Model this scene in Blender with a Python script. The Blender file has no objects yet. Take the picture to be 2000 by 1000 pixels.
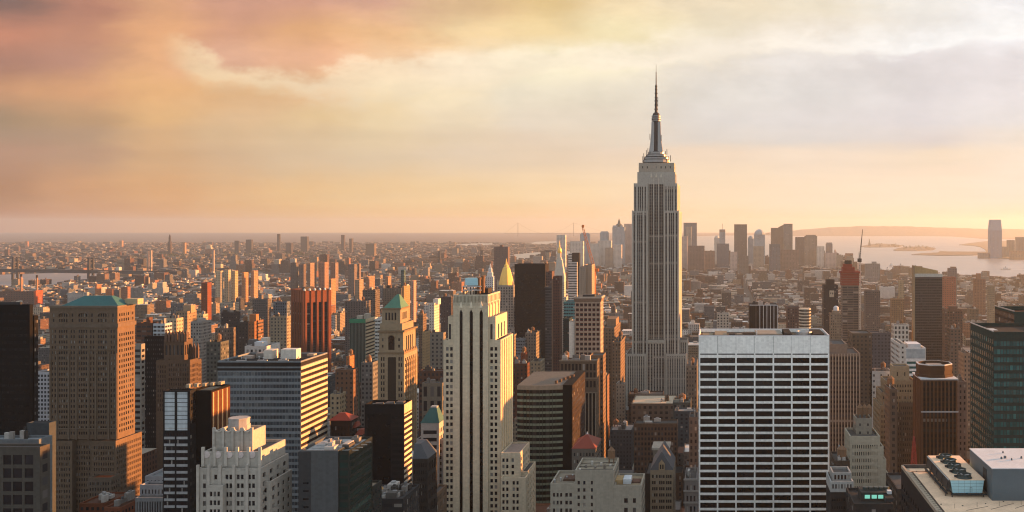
import bpy, math, random
import numpy as np
from mathutils import Vector
R = random.Random(7)
SC = bpy.context.scene
COL = SC.collection
# ------------------------------------------------------------------ camera: level, looking straight down the street grid
H, F, PX, PY = 260.0, 2000.0, 1400.0, 440.0          # eye height, focal length and principal point (2000 px wide frame)
cd = bpy.data.cameras.new('camera'); cam = bpy.data.objects.new('camera', cd); COL.objects.link(cam)
cam.location = (0, 0, H); cam.rotation_euler = (math.pi/2, 0, 0)
cd.sensor_width = 36; cd.lens = 36*F/2000; cd.clip_start = 1; cd.clip_end = 120000
cd.shift_x = -(PX-1000)/2000; cd.shift_y = -(500-PY)/2000
SC.camera = cam
# ------------------------------------------------------------------ render / exposure
SC.view_settings.view_transform = 'Standard'; SC.view_settings.look = 'None'
SC.view_settings.exposure = 2.1; SC.view_settings.gamma = 1
cy = SC.cycles
cy.max_bounces = 5; cy.diffuse_bounces = 3; cy.glossy_bounces = 3; cy.volume_bounces = 0; cy.transmission_bounces = 2
cy.use_denoising = True; cy.pixel_filter_type = 'BLACKMAN_HARRIS'; cy.filter_width = 1.15; cy.caustics_reflective = False; cy.caustics_refractive = False
# ------------------------------------------------------------------ sun
SUN_EL, SUN_AZ = math.radians(6.5), math.radians(66)   # azimuth from +Y (view axis) towards +X
sd = Vector((math.sin(SUN_AZ)*math.cos(SUN_EL), math.cos(SUN_AZ)*math.cos(SUN_EL), math.sin(SUN_EL)))
sl = bpy.data.lights.new('sun', 'SUN'); sl.energy = 4.2; sl.angle = math.radians(0.6); sl.color = (1, 0.39, 0.11)
so = bpy.data.objects.new('sun', sl); COL.objects.link(so); so.rotation_euler = sd.to_track_quat('Z', 'Y').to_euler(); so.location = (800, 300, 900)
# ------------------------------------------------------------------ node helpers
def lin(c): return tuple(((v/12.92) if v <= .04045 else ((v+.055)/1.055)**2.4) for v in c)
class NT:
    def __init__(s, nt): s.nt = nt; s.n = nt.nodes; s.l = nt.links
    def new(s, t, **k):
        n = s.n.new(t)
        for a, b in k.items(): setattr(n, a, b)
        return n
    def put(s, sock, v):
        if hasattr(v, 'is_output') or isinstance(v, bpy.types.NodeSocket): s.l.new(v, sock)
        else: sock.default_value = v
    def m(s, op, a, b=None, c=None, clamp=False):
        n = s.new('ShaderNodeMath', operation=op, use_clamp=clamp)
        for i, v in enumerate((a, b, c)):
            if v is not None: s.put(n.inputs[i], v)
        return n.outputs[0]
    def mix(s, f, a, b, blend='MIX'):
        n = s.new('ShaderNodeMix', data_type='RGBA', blend_type=blend)
        s.put(n.inputs['Factor'], f)
        for k, v in (('A', a), ('B', b)):
            i = [q for q in n.inputs if q.name == k and q.type == 'RGBA'][0]
            s.put(i, (v + (1,)) if isinstance(v, tuple) and len(v) == 3 else v)
        return [q for q in n.outputs if q.type == 'RGBA'][0]
    def step(s, x, a, b):                       # smoothstep from a to b
        n = s.new('ShaderNodeMapRange', interpolation_type='SMOOTHSTEP'); s.put(n.inputs[0], x)
        n.inputs[1].default_value = a; n.inputs[2].default_value = b
        return n.outputs[0]
    def xyz(s, x, y, z=0.0):
        n = s.new('ShaderNodeCombineXYZ')
        for i, v in enumerate((x, y, z)): s.put(n.inputs[i], v)
        return n.outputs[0]
    def sep(s, v):
        n = s.new('ShaderNodeSeparateXYZ'); s.put(n.inputs[0], v); return n.outputs
    def noise(s, vec, scale, detail=4, rough=.55, dim='3D', lac=2.0):
        n = s.new('ShaderNodeTexNoise', noise_dimensions=dim); s.put(n.inputs['Vector'], vec)
        n.inputs['Scale'].default_value = scale; n.inputs['Detail'].default_value = detail; n.inputs['Roughness'].default_value = rough
        return n.outputs['Fac']
    def ramp(s, f, stops, interp='LINEAR'):
        n = s.new('ShaderNodeValToRGB'); s.put(n.inputs[0], f); cr = n.color_ramp; cr.interpolation = interp
        while len(cr.elements) < len(stops): cr.elements.new(.5)
        for e, (p, c) in zip(cr.elements, stops): e.position = p
        for e, (p, c) in zip(cr.elements, stops): e.color = tuple(c) + ((1,) if len(c) == 3 else ())
        return n.outputs[0]
# ------------------------------------------------------------------ sky: Nishita plus a layer of sunset cloud, a function of direction only
wd = bpy.data.worlds.new('World'); SC.world = wd; wd.use_nodes = True
w = NT(wd.node_tree); w.n.clear()
SKY_K = 0.235
tc = w.new('ShaderNodeTexCoord').outputs['Generated']
dx, dy, dz = w.sep(tc)
yy = w.m('MAXIMUM', dy, .25)
sx = w.m('MULTIPLY_ADD', w.m('DIVIDE', dx, yy), 1.0, 0.7)          # 0..1 across the southern sky
sy = w.m('MULTIPLY_ADD', w.m('DIVIDE', dz, yy), -2.0, 0.44)       # 0.44 at the horizon, 0 at 12 degrees up
P = w.xyz(w.m('MULTIPLY', sx, 2.0), w.m('MULTIPLY', sy, 3.6), 0)
wa = w.m('SUBTRACT', w.noise(P, 2.2, 5, .6), .5)
wb = w.m('SUBTRACT', w.noise(w.xyz(w.m('MULTIPLY', sx, 2.0), w.m('MULTIPLY', sy, 3.6), 9.3), 2.6, 5, .6), .5)
fine = w.m('SUBTRACT', w.noise(w.xyz(w.m('MULTIPLY', sx, 2.0), w.m('MULTIPLY', sy, 6.0), 4.0), 7.0, 6, .62), .5)
streak = w.m('SUBTRACT', w.noise(w.xyz(w.m('MULTIPLY', sx, 2.0), w.m('MULTIPLY', sy, 16.0), 2.0), 3.0, 5, .6), .5)
puff = w.m('SUBTRACT', w.noise(w.xyz(w.m('MULTIPLY', sx, 2.0), w.m('MULTIPLY', sy, 1.7), 6.0), 7.0, 8, .64), .5)
ux = w.m('MULTIPLY_ADD', wa, .16, sx)
uy = w.m('ADD', w.m('MULTIPLY_ADD', wb, .06, sy), w.m('MULTIPLY', fine, .02))
XS = [0, 150, 300, 450, 600, 750, 900, 1050, 1200, 1400, 1600, 1800, 2000]
SKY = [
 (0, [(130, 95, 84), (184, 123, 97), (219, 159, 115), (206, 149, 122), (214, 155, 126), (213, 160, 134), (223, 184, 136), (234, 200, 136), (239, 215, 171), (242, 224, 191), (243, 230, 204), (248, 243, 234), (242, 240, 240)]),
 (60, [(201, 131, 100), (196, 134, 103), (234, 170, 117), (216, 156, 120), (229, 169, 115), (239, 187, 132), (247, 214, 160), (250, 221, 163), (250, 232, 184), (245, 232, 204), (245, 232, 212), (242, 237, 230), (250, 250, 252)]),
 (120, [(176, 122, 99), (193, 137, 111), (227, 168, 117), (226, 171, 138), (234, 176, 135), (244, 201, 156), (250, 226, 194), (250, 237, 203), (252, 239, 204), (239, 228, 209), (234, 228, 222), (232, 226, 227), (232, 226, 229)]),
 (180, [(200, 143, 101), (215, 156, 107), (230, 174, 114), (224, 178, 126), (230, 186, 137), (245, 216, 167), (247, 226, 188), (237, 224, 198), (234, 223, 199), (229, 223, 212), (226, 223, 219), (226, 221, 224), (237, 231, 232)]),
 (235, [(161, 131, 99), (187, 146, 104), (225, 176, 117), (222, 183, 137), (230, 196, 144), (237, 211, 167), (237, 216, 182), (232, 216, 193), (232, 218, 196), (224, 218, 212), (221, 216, 214), (221, 216, 219), (229, 224, 221)]),
 (268, [(168, 135, 107), (179, 143, 111), (214, 169, 119), (214, 178, 134), (220, 189, 147), (226, 200, 160), (229, 206, 174), (229, 207, 181), (230, 211, 185), (225, 214, 201), (222, 214, 207), (225, 214, 208), (237, 224, 209)]),
 (300, [(179, 135, 107), (184, 143, 111), (214, 168, 119), (212, 175, 134), (219, 188, 149), (224, 198, 162), (229, 206, 177), (232, 207, 177), (235, 211, 185), (240, 216, 190), (242, 221, 198), (242, 221, 195), (247, 229, 208)]),
 (380, [(174, 118, 74), (203, 144, 94), (219, 161, 102), (226, 176, 119), (232, 187, 128), (238, 198, 142), (244, 208, 155), (250, 216, 167), (250, 219, 177), (250, 224, 188), (250, 226, 195), (250, 226, 200), (248, 226, 205)]),
 (440, [(172, 99, 42), (194, 121, 57), (215, 147, 76), (226, 163, 89), (235, 177, 103), (244, 191, 120), (248, 199, 131), (254, 207, 146), (255, 212, 156), (255, 217, 169), (254, 220, 179), (252, 217, 184), (249, 217, 184)]),]
def hx(h): return lin(tuple(int(h[i:i+2], 16)/255 for i in (0, 2, 4)))
prev = None
for k, (ry, s) in enumerate(SKY):
    cs = [lin((q[0]/255, q[1]/255, q[2]/255)) for q in s]
    o = w.ramp(ux, [(px/2000, c) for px, c in zip(XS, cs)], 'EASE')
    prev = o if prev is None else w.mix(w.step(uy, SKY[k-1][0]/1000, ry/1000), prev, o)
skyc = prev
# bright slit of clear sky between two cloud decks, and the sunlit rim of the grey bank
def curve(pts): return w.ramp(sx, [(a/2000, (b/500,)*3) for a, b in pts])
def yedge(c, amp): return w.m('ADD', w.m('SUBTRACT', sy, w.m('MULTIPLY', c, .5)), w.m('ADD', w.m('MULTIPLY', puff, amp*2.6), w.m('MULTIPLY', wa, amp*.5)))
top = curve([(0, 84), (300, 80), (340, 70), (400, 92), (460, 124), (620, 142), (680, 122), (850, 104), (1000, 90), (1300, 80)])
bot = curve([(0, 84), (300, 92), (335, 140), (400, 168), (470, 172), (540, 180), (600, 196), (720, 200), (900, 180), (1050, 152), (1280, 130)])
d1 = yedge(top, .05); d2 = yedge(bot, .05)
slit = w.m('MULTIPLY', w.step(d1, -.008, .022), w.m('SUBTRACT', 1.0, w.step(d2, -.03, .014)))
slit = w.m('MULTIPLY', slit, w.m('MULTIPLY', w.step(sx, .15, .20), w.m('SUBTRACT', 1.0, w.step(sx, .5, .72))))
skyc = w.mix(w.m('MULTIPLY', slit, .66), skyc, w.ramp(sx, [(.15, hx('f7dba8')), (.3, hx('fbe4be')), (.55, hx('fdeed2'))]))
bank = curve([(0, 190), (800, 185), (1000, 156), (1150, 140), (1280, 132), (1420, 112), (1600, 94), (1720, 102), (1840, 96), (1920, 80), (2000, 70)])
d3 = yedge(bank, .045)
rim = w.m('MULTIPLY', w.m('SUBTRACT', 1.0, w.step(d3, -.006, .012)), w.step(d3, -.075, -.01))
rim = w.m('MULTIPLY', rim, w.step(sx, .45, .62))
skyc = w.mix(w.m('MULTIPLY', rim, .9), skyc, w.ramp(sx, [(.5, hx('fdeccc')), (.75, hx('fbf0e0')), (.9, hx('fdfbf8'))]))
low = yedge(w.ramp(sx, [(.5, (.62,)*3), (.7, (.555,)*3), (.86, (.545,)*3), (1, (.49,)*3)]), .02)
deck = w.m('MULTIPLY', w.m('MULTIPLY', w.step(d3, -.004, .02), w.m('SUBTRACT', 1.0, w.step(low, -.012, .008))), w.step(sx, .52, .68))
skyc = w.mix(w.m('MULTIPLY', deck, .5), skyc, w.ramp(sx, [(.5, hx('e6d8c4')), (.7, hx('e0d9d2')), (1, hx('e2dcda'))]))
# soft billow shading of the cloud deck
mod = w.m('ADD', w.m('ADD', w.m('MULTIPLY', puff, w.m('MULTIPLY', w.m('SUBTRACT', 1.0, w.step(sy, .18, .36)), .42)), w.m('MULTIPLY', fine, .08)), w.m('MULTIPLY', streak, w.m('MULTIPLY', w.step(sy, .12, .3), .16)))
mod = w.m('ADD', mod, w.m('MULTIPLY', wb, w.m('MULTIPLY', w.m('SUBTRACT', 1.0, w.step(sx, .1, .5)), .2)))
crisp = w.step(w.noise(w.xyz(w.m('MULTIPLY_ADD', wa, .3, w.m('MULTIPLY', sx, 2.0)), w.m('MULTIPLY', sy, 2.6), 12.0), 3.4, 9, .66), .47, .60)
crisp = w.m('MULTIPLY', w.m('SUBTRACT', crisp, .5), w.m('MULTIPLY', w.m('SUBTRACT', 1.0, w.step(sy, .10, .26)), .085))
mod = w.m('ADD', mod, crisp)
mod = w.m('ADD', 1.0, mod)
skyc = w.mix(1.0, skyc, w.xyz(mod, mod, mod), 'MULTIPLY')
ns = w.new('ShaderNodeTexSky', sky_type='NISHITA'); ns.sun_disc = False; ns.sun_elevation = SUN_EL; ns.sun_rotation = SUN_AZ; ns.altitude = 260
nsc = w.mix(1.0, ns.outputs[0], (.1, .1, .1), 'MULTIPLY')
# overhead and behind: the same overcast, greyer
north = w.ramp(dz, [(0.0, hx('a2a4a5')), (.35, hx('a9acb0')), (1.0, hx('989fa8'))])
north = w.mix(.12, w.mix(1.0, north, (2.06, 2.14, 2.18), 'MULTIPLY'), nsc)
vis = w.m('MULTIPLY', w.step(dy, .2, .5), w.m('SUBTRACT', 1.0, w.step(w.m('DIVIDE', dz, yy), .3, .8)))
skyc = w.mix(w.m('MULTIPLY', vis, .94), north, skyc)
bg = w.new('ShaderNodeBackground'); w.put(bg.inputs[0], w.mix(1.0, skyc, (10*SKY_K/.5,)*3, 'MULTIPLY')); bg.inputs[1].default_value = .05
w.l.new(bg.outputs[0], w.new('ShaderNodeOutputWorld').inputs[0])
wd.cycles.sampling_method = 'MANUAL'; wd.cycles.sample_map_resolution = 512
# ------------------------------------------------------------------ materials
MATS = {}
def base_mat(name):
    m = bpy.data.materials.new(name); m.use_nodes = True; m.node_tree.nodes.clear()
    t = NT(m.node_tree); b = t.new('ShaderNodeBsdfPrincipled'); o = t.new('ShaderNodeOutputMaterial'); t.l.new(b.outputs[0], o.inputs[0])
    return m, t, b
def facade():                      # masonry / roofs: colour and window rhythm carried by the mesh, dirt and panes by noise
    m, t, b = base_mat('masonry_facade')
    ca = t.new('ShaderNodeAttribute', attribute_name='col').outputs['Color']
    wa_ = t.new('ShaderNodeAttribute', attribute_name='win').outputs['Color']
    fu, fv, fd = t.sep(wa_)
    u, v, _ = t.sep(t.new('ShaderNodeUVMap', uv_map='UVMap').outputs[0])
    geo = t.new('ShaderNodeNewGeometry'); pos = geo.outputs['Position']
    px, py, pz = t.sep(pos)
    mu = t.m('LESS_THAN', t.m('ABSOLUTE', t.m('SUBTRACT', t.m('FRACT', u), .5)), t.m('MULTIPLY', fu, .5))
    mv = t.m('LESS_THAN', t.m('ABSOLUTE', t.m('SUBTRACT', t.m('FRACT', v), .5)), t.m('MULTIPLY', fv, .5))
    mask = t.m('MULTIPLY', mu, mv)
    wn = t.new('ShaderNodeTexWhiteNoise', noise_dimensions='3D')
    t.l.new(t.xyz(t.m('FLOOR', u), t.m('FLOOR', v), t.m('FLOOR', t.m('MULTIPLY', t.m('ADD', px, py), .012))), wn.inputs[0])
    rnd = wn.outputs['Value']
    pane = t.ramp(rnd, [(0, (.012, .013, .016)), (.55, (.03, .03, .034)), (.86, (.05, .05, .055)), (.93, (.14, .13, .12)), (1, (.30, .28, .25))], 'LINEAR')
    big = t.noise(pos, .03, 4, .6); gr = t.noise(pos, .6, 3, .6)
    st = t.noise(t.xyz(t.m('MULTIPLY', px, .7), t.m('MULTIPLY', py, .7), t.m('MULTIPLY', pz, .03)), 1.0, 3, .6)
    k = t.m('ADD', t.m('MULTIPLY', big, .35), t.m('ADD', t.m('MULTIPLY', gr, .3), t.m('MULTIPLY', st, .35)))
    k = t.m('MULTIPLY_ADD', k, 1.15, .42)
    bl = t.new('ShaderNodeTexWhiteNoise', noise_dimensions='3D')            # stone and panel blocks differ a little
    t.l.new(t.xyz(t.m('FLOOR', t.m('MULTIPLY', px, .7)), t.m('FLOOR', t.m('MULTIPLY', py, .7)), t.m('FLOOR', t.m('MULTIPLY', pz, 1.1))), bl.inputs[0])
    k = t.m('MULTIPLY', k, t.m('MULTIPLY_ADD', bl.outputs['Value'], .14, .93))
    wall = t.mix(1.0, ca, t.xyz(k, k, k), 'MULTIPLY')
    t.put(b.inputs['Base Color'], t.mix(mask, wall, pane))
    t.put(b.inputs['Roughness'], t.m('MULTIPLY_ADD', mask, -.62, .82))
    b.inputs['Specular IOR Level'].default_value = .1
    return m
MATS['fac'] = facade()
def glass(key, dark, light, blind_refl=.16, rough=.1, metal=0.0, spec=.5):
    m, t, b = base_mat('window_glass_' + key)
    oi = t.new('ShaderNodeObjectInfo').outputs['Location']; geo = t.new('ShaderNodeNewGeometry')
    wn = t.new('ShaderNodeTexWhiteNoise', noise_dimensions='4D'); t.l.new(oi, wn.inputs['Vector']); t.put(wn.inputs['W'], geo.outputs['Random Per Island'])
    c = t.ramp(wn.outputs['Value'], [(0, dark), (1-blind_refl-.02, tuple(q*1.9 for q in dark)), (1-blind_refl, tuple(q*.6 for q in light)), (1, light)])
    n = t.noise(geo.outputs['Position'], .35, 2, .5)
    k = t.m('MULTIPLY_ADD', n, .8, .6)
    t.put(b.inputs['Base Color'], t.mix(1.0, c, t.xyz(k, k, k), 'MULTIPLY'))
    b.inputs['Roughness'].default_value = rough; b.inputs['Metallic'].default_value = metal; b.inputs['Specular IOR Level'].default_value = spec
    MATS[key] = m
glass('glass', (.010, .010, .013), (.30, .29, .27), .13, .1, 0, .3)
glass('dark', (.006, .007, .009), (.05, .05, .055), .08, .12, 0, .25)
glass('black', (.003, .003, .004), (.022, .018, .016), .12, .15, 0, .14)
glass('teal', (.006, .05, .052), (.02, .15, .15), .12, .12, 0, .25)
glass('green', (.008, .022, .02), (.04, .08, .07), .1, .1, 0, .25)
glass('slab', (.003, .003, .004), (.035, .024, .02), .22, .12, 0, .2)  # reddish paler panes put faint reflections into the glass colour
glass('silver', (.03, .038, .046), (.12, .13, .135), .15, .12, 0, .5)
glass('pale', (.20, .25, .28), (.34, .40, .43), .3, .2)
def plain(key, c, rough=.7, metal=0, nscale=.4, amt=.35, spec=.4, coords='pos', stretch=(1, 1, 1)):
    m, t, b = base_mat(key.replace('_', ' ') + ' finish')
    pos = t.new('ShaderNodeNewGeometry').outputs['Position']
    mp = t.new('ShaderNodeMapping'); mp.inputs['Scale'].default_value = stretch; t.l.new(pos, mp.inputs[0])
    n = t.m('ADD', t.m('MULTIPLY', t.noise(mp.outputs[0], nscale, 5, .65), .6), t.m('MULTIPLY', t.noise(mp.outputs[0], nscale*7, 4, .6), .4))
    k = t.m('MULTIPLY_ADD', n, amt*2, 1-amt)
    t.put(b.inputs['Base Color'], t.mix(1.0, c, t.xyz(k, k, k), 'MULTIPLY'))
    b.inputs['Roughness'].default_value = rough; b.inputs['Metallic'].default_value = metal; b.inputs['Specular IOR Level'].default_value = spec
    MATS[key] = m; return m
plain('gold', (.80, .50, .13), .45, .3, .12, .22, stretch=(1, 1, .15))
plain('copper', (.025, .105, .105), .7, 0, .15, .5, .4, stretch=(1, 1, .2))
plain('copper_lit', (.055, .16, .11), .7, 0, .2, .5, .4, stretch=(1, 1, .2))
plain('slate', (.06, .065, .075), .7, 0, .3, .4)
plain('red_tile', (.17, .028, .013), .75, 0, .3, .35)
plain('steel', (.40, .42, .43), .45, .5, .3, .3)
plain('dark_steel', (.022, .024, .027), .75, .0, .5, .4)
plain('silver_wing', (.26, .27, .27), .4, .35, .2, .25, stretch=(1, 1, .1))
plain('crane_orange', (.55, .16, .03), .6, 0, .5, .3)
plain('crane_white', (.45, .45, .42), .6, 0, .5, .3)
plain('mast_red', (.25, .03, .018), .6, 0, .5, .3)
plain('net_red', (.22, .04, .028), .9, 0, .25, .6, .1)
plain('unit_blue', (.34, .58, .66), .5, .2, .5, .35, stretch=(.3, 1, 2.5))
plain('gravel', (.74, .54, .37), .95, 0, .22, .5, .1)
plain('box_grey', (.085, .115, .135), .6, 0, .3, .25)
plain('membrane', (.50, .54, .57), .8, 0, .18, .42)
plain('fan_dark', (.03, .05, .05), .5, .2, .8, .4)
plain('timber', (.16, .09, .05), .85, 0, .6, .4)
plain('boat_hull', (.6, .58, .55), .5, 0, .2, .2)
plain('wake', (.7, .7, .68), .5, 0, .05, .3)
plain('leaves', (.045, .06, .025), .9, 0, .08, .7, .1)
# ------------------------------------------------------------------ projection helpers (photo pixel + distance -> place)
def WX(px, Y): return (px-PX)*Y/F
def WZ(py, Y): return H-(py-PY)*Y/F
def GP(px, py, z=0.0):             # a point of the picture on the ground
    Y = F*(H-z)/(py-PY); return (WX(px, Y), Y, z)
def proj(x, y, z): return PX+F*x/y, PY-F*(z-H)/y
def albedo(c):                     # deepen the darker masonry, keep pale stone pale
    l = (c[0]+c[1]+c[2])/3; k = min(1.32, max(.4, .2+1.9*l)); return tuple(min(.85, q*k) for q in c)
class MB:
    def __init__(s): s.v = []; s.f = []; s.uv = []; s.col = []; s.win = []; s.sm = False
    def quad(s, a, b, c, d, uv=None, col=None, win=(0, 0, 0)):
        i = len(s.v); s.v += [tuple(a), tuple(b), tuple(c), tuple(d)]; s.f.append((i, i+1, i+2, i+3))
        s.uv.append(uv or ((0, 0), (0, 0), (0, 0), (0, 0))); s.col.append(col or (.3, .3, .3)); s.win.append(win)
    def tri(s, a, b, c, col=None):
        i = len(s.v); s.v += [tuple(a), tuple(b), tuple(c)]; s.f.append((i, i+1, i+2))
        s.uv.append(((0, 0),)*3); s.col.append(col or (.3, .3, .3)); s.win.append((0, 0, 0))
    def box(s, x0, x1, y0, y1, z0, z1, col=None, bottom=True):
        q = s.quad
        q((x0, y0, z0), (x1, y0, z0), (x1, y0, z1), (x0, y0, z1), None, col); q((x1, y1, z0), (x0, y1, z0), (x0, y1, z1), (x1, y1, z1), None, col)
        q((x1, y0, z0), (x1, y1, z0), (x1, y1, z1), (x1, y0, z1), None, col); q((x0, y1, z0), (x0, y0, z0), (x0, y0, z1), (x0, y1, z1), None, col)
        q((x0, y0, z1), (x1, y0, z1), (x1, y1, z1), (x0, y1, z1), None, col)
        if bottom: q((x0, y1, z0), (x1, y1, z0), (x1, y0, z0), (x0, y0, z0), None, col)
    def bar(s, a, b, w_, col=None, h_=None):           # a square bar from a to b
        a, b = Vector(a), Vector(b); d = (b-a).normalized(); up = Vector((0, 0, 1)) if abs(d.z) < .9 else Vector((0, 1, 0))
        p = d.cross(up).normalized()*w_/2; q = d.cross(p).normalized()*(h_ or w_)/2
        A = [a+p+q, a-p+q, a-p-q, a+p-q]; B = [x+(b-a) for x in A]
        for i in range(4): s.quad(A[i], A[(i+1) % 4], B[(i+1) % 4], B[i], None, col)
        s.quad(*A, None, col); s.quad(*B[::-1], None, col)
    def lathe(s, cx, cy_, prof, n=12, col=None, rot=0.0, sxy=(1, 1), cap=True):
        rings = [[(cx+r*math.cos(rot+2*math.pi*k/n)*sxy[0], cy_+r*math.sin(rot+2*math.pi*k/n)*sxy[1], z) for k in range(n)] for r, z in prof]
        for a, b in zip(rings, rings[1:]):
            for k in range(n): s.quad(a[k], a[(k+1) % n], b[(k+1) % n], b[k], None, col)
        c = (cx, cy_, prof[-1][1])
        if cap and prof[-1][0] > .01:
            for k in range(n): s.tri(rings[-1][k], rings[-1][(k+1) % n], c, col)
    def frustum(s, lo, hi, col=None):                  # lo/hi = (x0,x1,y0,y1,z)
        A = [(lo[0], lo[2], lo[4]), (lo[1], lo[2], lo[4]), (lo[1], lo[3], lo[4]), (lo[0], lo[3], lo[4])]
        B = [(hi[0], hi[2], hi[4]), (hi[1], hi[2], hi[4]), (hi[1], hi[3], hi[4]), (hi[0], hi[3], hi[4])]
        for i in range(4): s.quad(A[i], A[(i+1) % 4], B[(i+1) % 4], B[i], None, col)
        s.quad(*B, None, col)
    def mesh(s, name, mat, o=(0, 0, 0)):
        me = bpy.data.meshes.new(name)
        ov = np.array(s.v, dtype=np.float64)-np.array(o)
        me.from_pydata(ov.tolist(), [], s.f)
        if mat == 'fac':
            tot = [len(f) for f in s.f]
            ul = me.uv_layers.new(name='UVMap'); ul.data.foreach_set('uv', np.array([c for q in s.uv for p in q for c in p], dtype=np.float32))
            for nm, src in (('col', s.col), ('win', s.win)):
                a = me.attributes.new(nm, 'FLOAT_COLOR', 'FACE')
                a.data.foreach_set('color', np.array([(*(albedo(c) if nm == 'col' else c)[:3], 1) for c in src], dtype=np.float32).ravel())
        me.materials.append(MATS[mat]); me.update()
        return me
def link(name, me, parent=None, loc=(0, 0, 0)):
    o = bpy.data.objects.new(name, me); COL.objects.link(o); o.location = loc
    if parent: o.parent = parent
    return o
def tag(o, label, cat=None, group=None, kind=None):
    if label: o['label'] = label
    if cat: o['category'] = cat
    if group: o['group'] = group
    if kind: o['kind'] = kind
    return o
ALL = []
ON_ROOF = {'bulkhead', 'roof_unit', 'vent_housing', 'water_tank', 'rooftop_box', 'roof_mast', 'cooling_unit', 'cowl', 'cooling_fan', 'roof_vent'}
ON_WALL = {'cornice', 'pilaster', 'rib', 'pier', 'flank_pier', 'flank_pilaster', 'spandrel', 'flank_spandrel', 'end_spandrel', 'pinstripe', 'buttress', 'medallion', 'corner_pier', 'centre_pier', 'panel_joint', 'vent_slot', 'louvre', 'white_fin', 'coping'}
HERO = []          # footprints and visible bottoms: fillers must not stand in or in front of them
TOPS = []
class T:
    def __init__(s, name, label, cat='building', ref=None, vis=1000, group=None, rot=0.0):
        s.name, s.label, s.cat, s.ref, s.vis, s.group, s.rot = name, label, cat, ref, vis, group, rot
        s.parts = {}; s.wins = []; s.bb = [1e9, -1e9, 1e9, -1e9]; s.sub = []; s.top = 0
    def mb(s, part, mat='fac'): return s.parts.setdefault((part, mat), MB())
    def grow(s, x0, x1, y0, y1, z1=0):
        b = s.bb; b[0] = min(b[0], x0); b[1] = max(b[1], x1); b[2] = min(b[2], y0); b[3] = max(b[3], y1); s.top = max(s.top, z1)
    def face(s, mb, o, u, n, L, z0, z1, col, sp):
        """one facade: o = left foot seen from outside, u = direction along it, n = outward normal"""
        o, u, n = Vector(o), Vector(u), Vector(n)
        def p(a, z, d=0): q = o+u*a+n*d; return (q.x, q.y, z)
        if not sp:
            mb.quad(p(0, z0), p(L, z0), p(L, z1), p(0, z1), None, col); return
        if sp.get('uv'):
            nb = max(1, round(L/sp['bay'])); top = sp.get('top', 1.2); zt = z1-top; nf = max(1, round((zt-z0)/sp['fh']))
            mb.quad(p(0, zt), p(L, zt), p(L, z1), p(0, z1), None, col)
            mb.quad(p(0, z0), p(L, z0), p(L, zt), p(0, zt), ((0, 0), (nb, 0), (nb, nf), (0, nf)), sp.get('col', col), (sp.get('fu', .5), sp.get('fv', .55), 0)); return
        if 'cols' in sp: cols = [(a*L, b*L) for a, b in sp['cols']]
        else:
            m_ = sp.get('m', .5); nn = sp['n']; bay = (L-2*m_)/nn; k = sp.get('fu', .6)*bay/2; g = sp.get('g', 1)
            cols = [(m_+(i+.5)*bay-k, m_+(i+.5)*bay+k) for i in range(nn)]
            if g > 1:
                gap = sp.get('gap', .18)*bay; nc = []
                for a, b in cols:
                    ww = (b-a-gap*(g-1))/g
                    nc += [(a+i*(ww+gap), a+i*(ww+gap)+ww) for i in range(g)]
                cols = nc
        fh, fv, top, botm = sp.get('fh', 3.6), sp.get('fv', .55), sp.get('top', 2), sp.get('bot', 0)
        rows = []; z = z1-top
        zlim = max(z0+botm, sp.get('zmin', -1e9))
        if sp.get('strip'): rows = [(zlim+.3, z)]
        else:
            while z-fh >= zlim-1e-6:
                rows.append((z-fh*(.5+fv/2), z-fh*(.5-fv/2))); z -= fh
            rows = rows[::-1]
        d = sp.get('dep', .45); cur = z0; gl = sp.get('gl', 'glass'); kind = sp.get('kind', 'window')
        for za, zb in rows:
            mb.quad(p(0, cur), p(L, cur), p(L, za), p(0, za), None, sp.get('scol', col)); e = 0
            for a, b in cols:
                mb.quad(p(e, za), p(a, za), p(a, zb), p(e, zb), None, col); e = b
                mb.quad(p(a, za), p(b, za), p(b, za, -d), p(a, za, -d), None, col); mb.quad(p(a, zb, -d), p(b, zb, -d), p(b, zb), p(a, zb), None, col)
                mb.quad(p(a, za), p(a, za, -d), p(a, zb, -d), p(a, zb), None, col); mb.quad(p(b, za, -d), p(b, za), p(b, zb), p(b, zb, -d), None, col)
                c = o+u*((a+b)/2)-n*d
                s.wins.append((c.x, c.y, (za+zb)/2, b-a, zb-za, (u.x, u.y), gl, kind, sp.get('pcol'), sp.get('pfh', 3.6), sp.get('pfv', .55)))
            mb.quad(p(e, za), p(L, za), p(L, zb), p(e, zb), None, col); cur = zb
        mb.quad(p(0, cur), p(L, cur), p(L, z1), p(0, z1), None, col)
    def vol(s, x0, x1, y0, y1, z0, z1, col=(.3, .3, .3), N=None, S=None, part='wall', roofc=(.16, .155, .15), par=1.0, side=None, B=None, roof='roof'):
        s.grow(x0, x1, y0, y1, z1); mb = s.mb(part)
        side = side or ('W' if (x0+x1)/2 < 0 else 'E')
        s.face(mb, (x0, y0, 0), (1, 0, 0), (0, -1, 0), x1-x0, z0, z1, col, N)
        s.face(mb, (x1, y0, 0), (0, 1, 0), (1, 0, 0), y1-y0, z0, z1, col, S if side in 'WB' else (B or (N if N and N.get('uv') else None)))
        s.face(mb, (x0, y1, 0), (0, -1, 0), (-1, 0, 0), y1-y0, z0, z1, col, S if side in 'EB' else (B or (N if N and N.get('uv') else None)))
        s.face(mb, (x1, y1, 0), (-1, 0, 0), (0, 1, 0), x1-x0, z0, z1, col, N if N and N.get('uv') else None)
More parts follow.
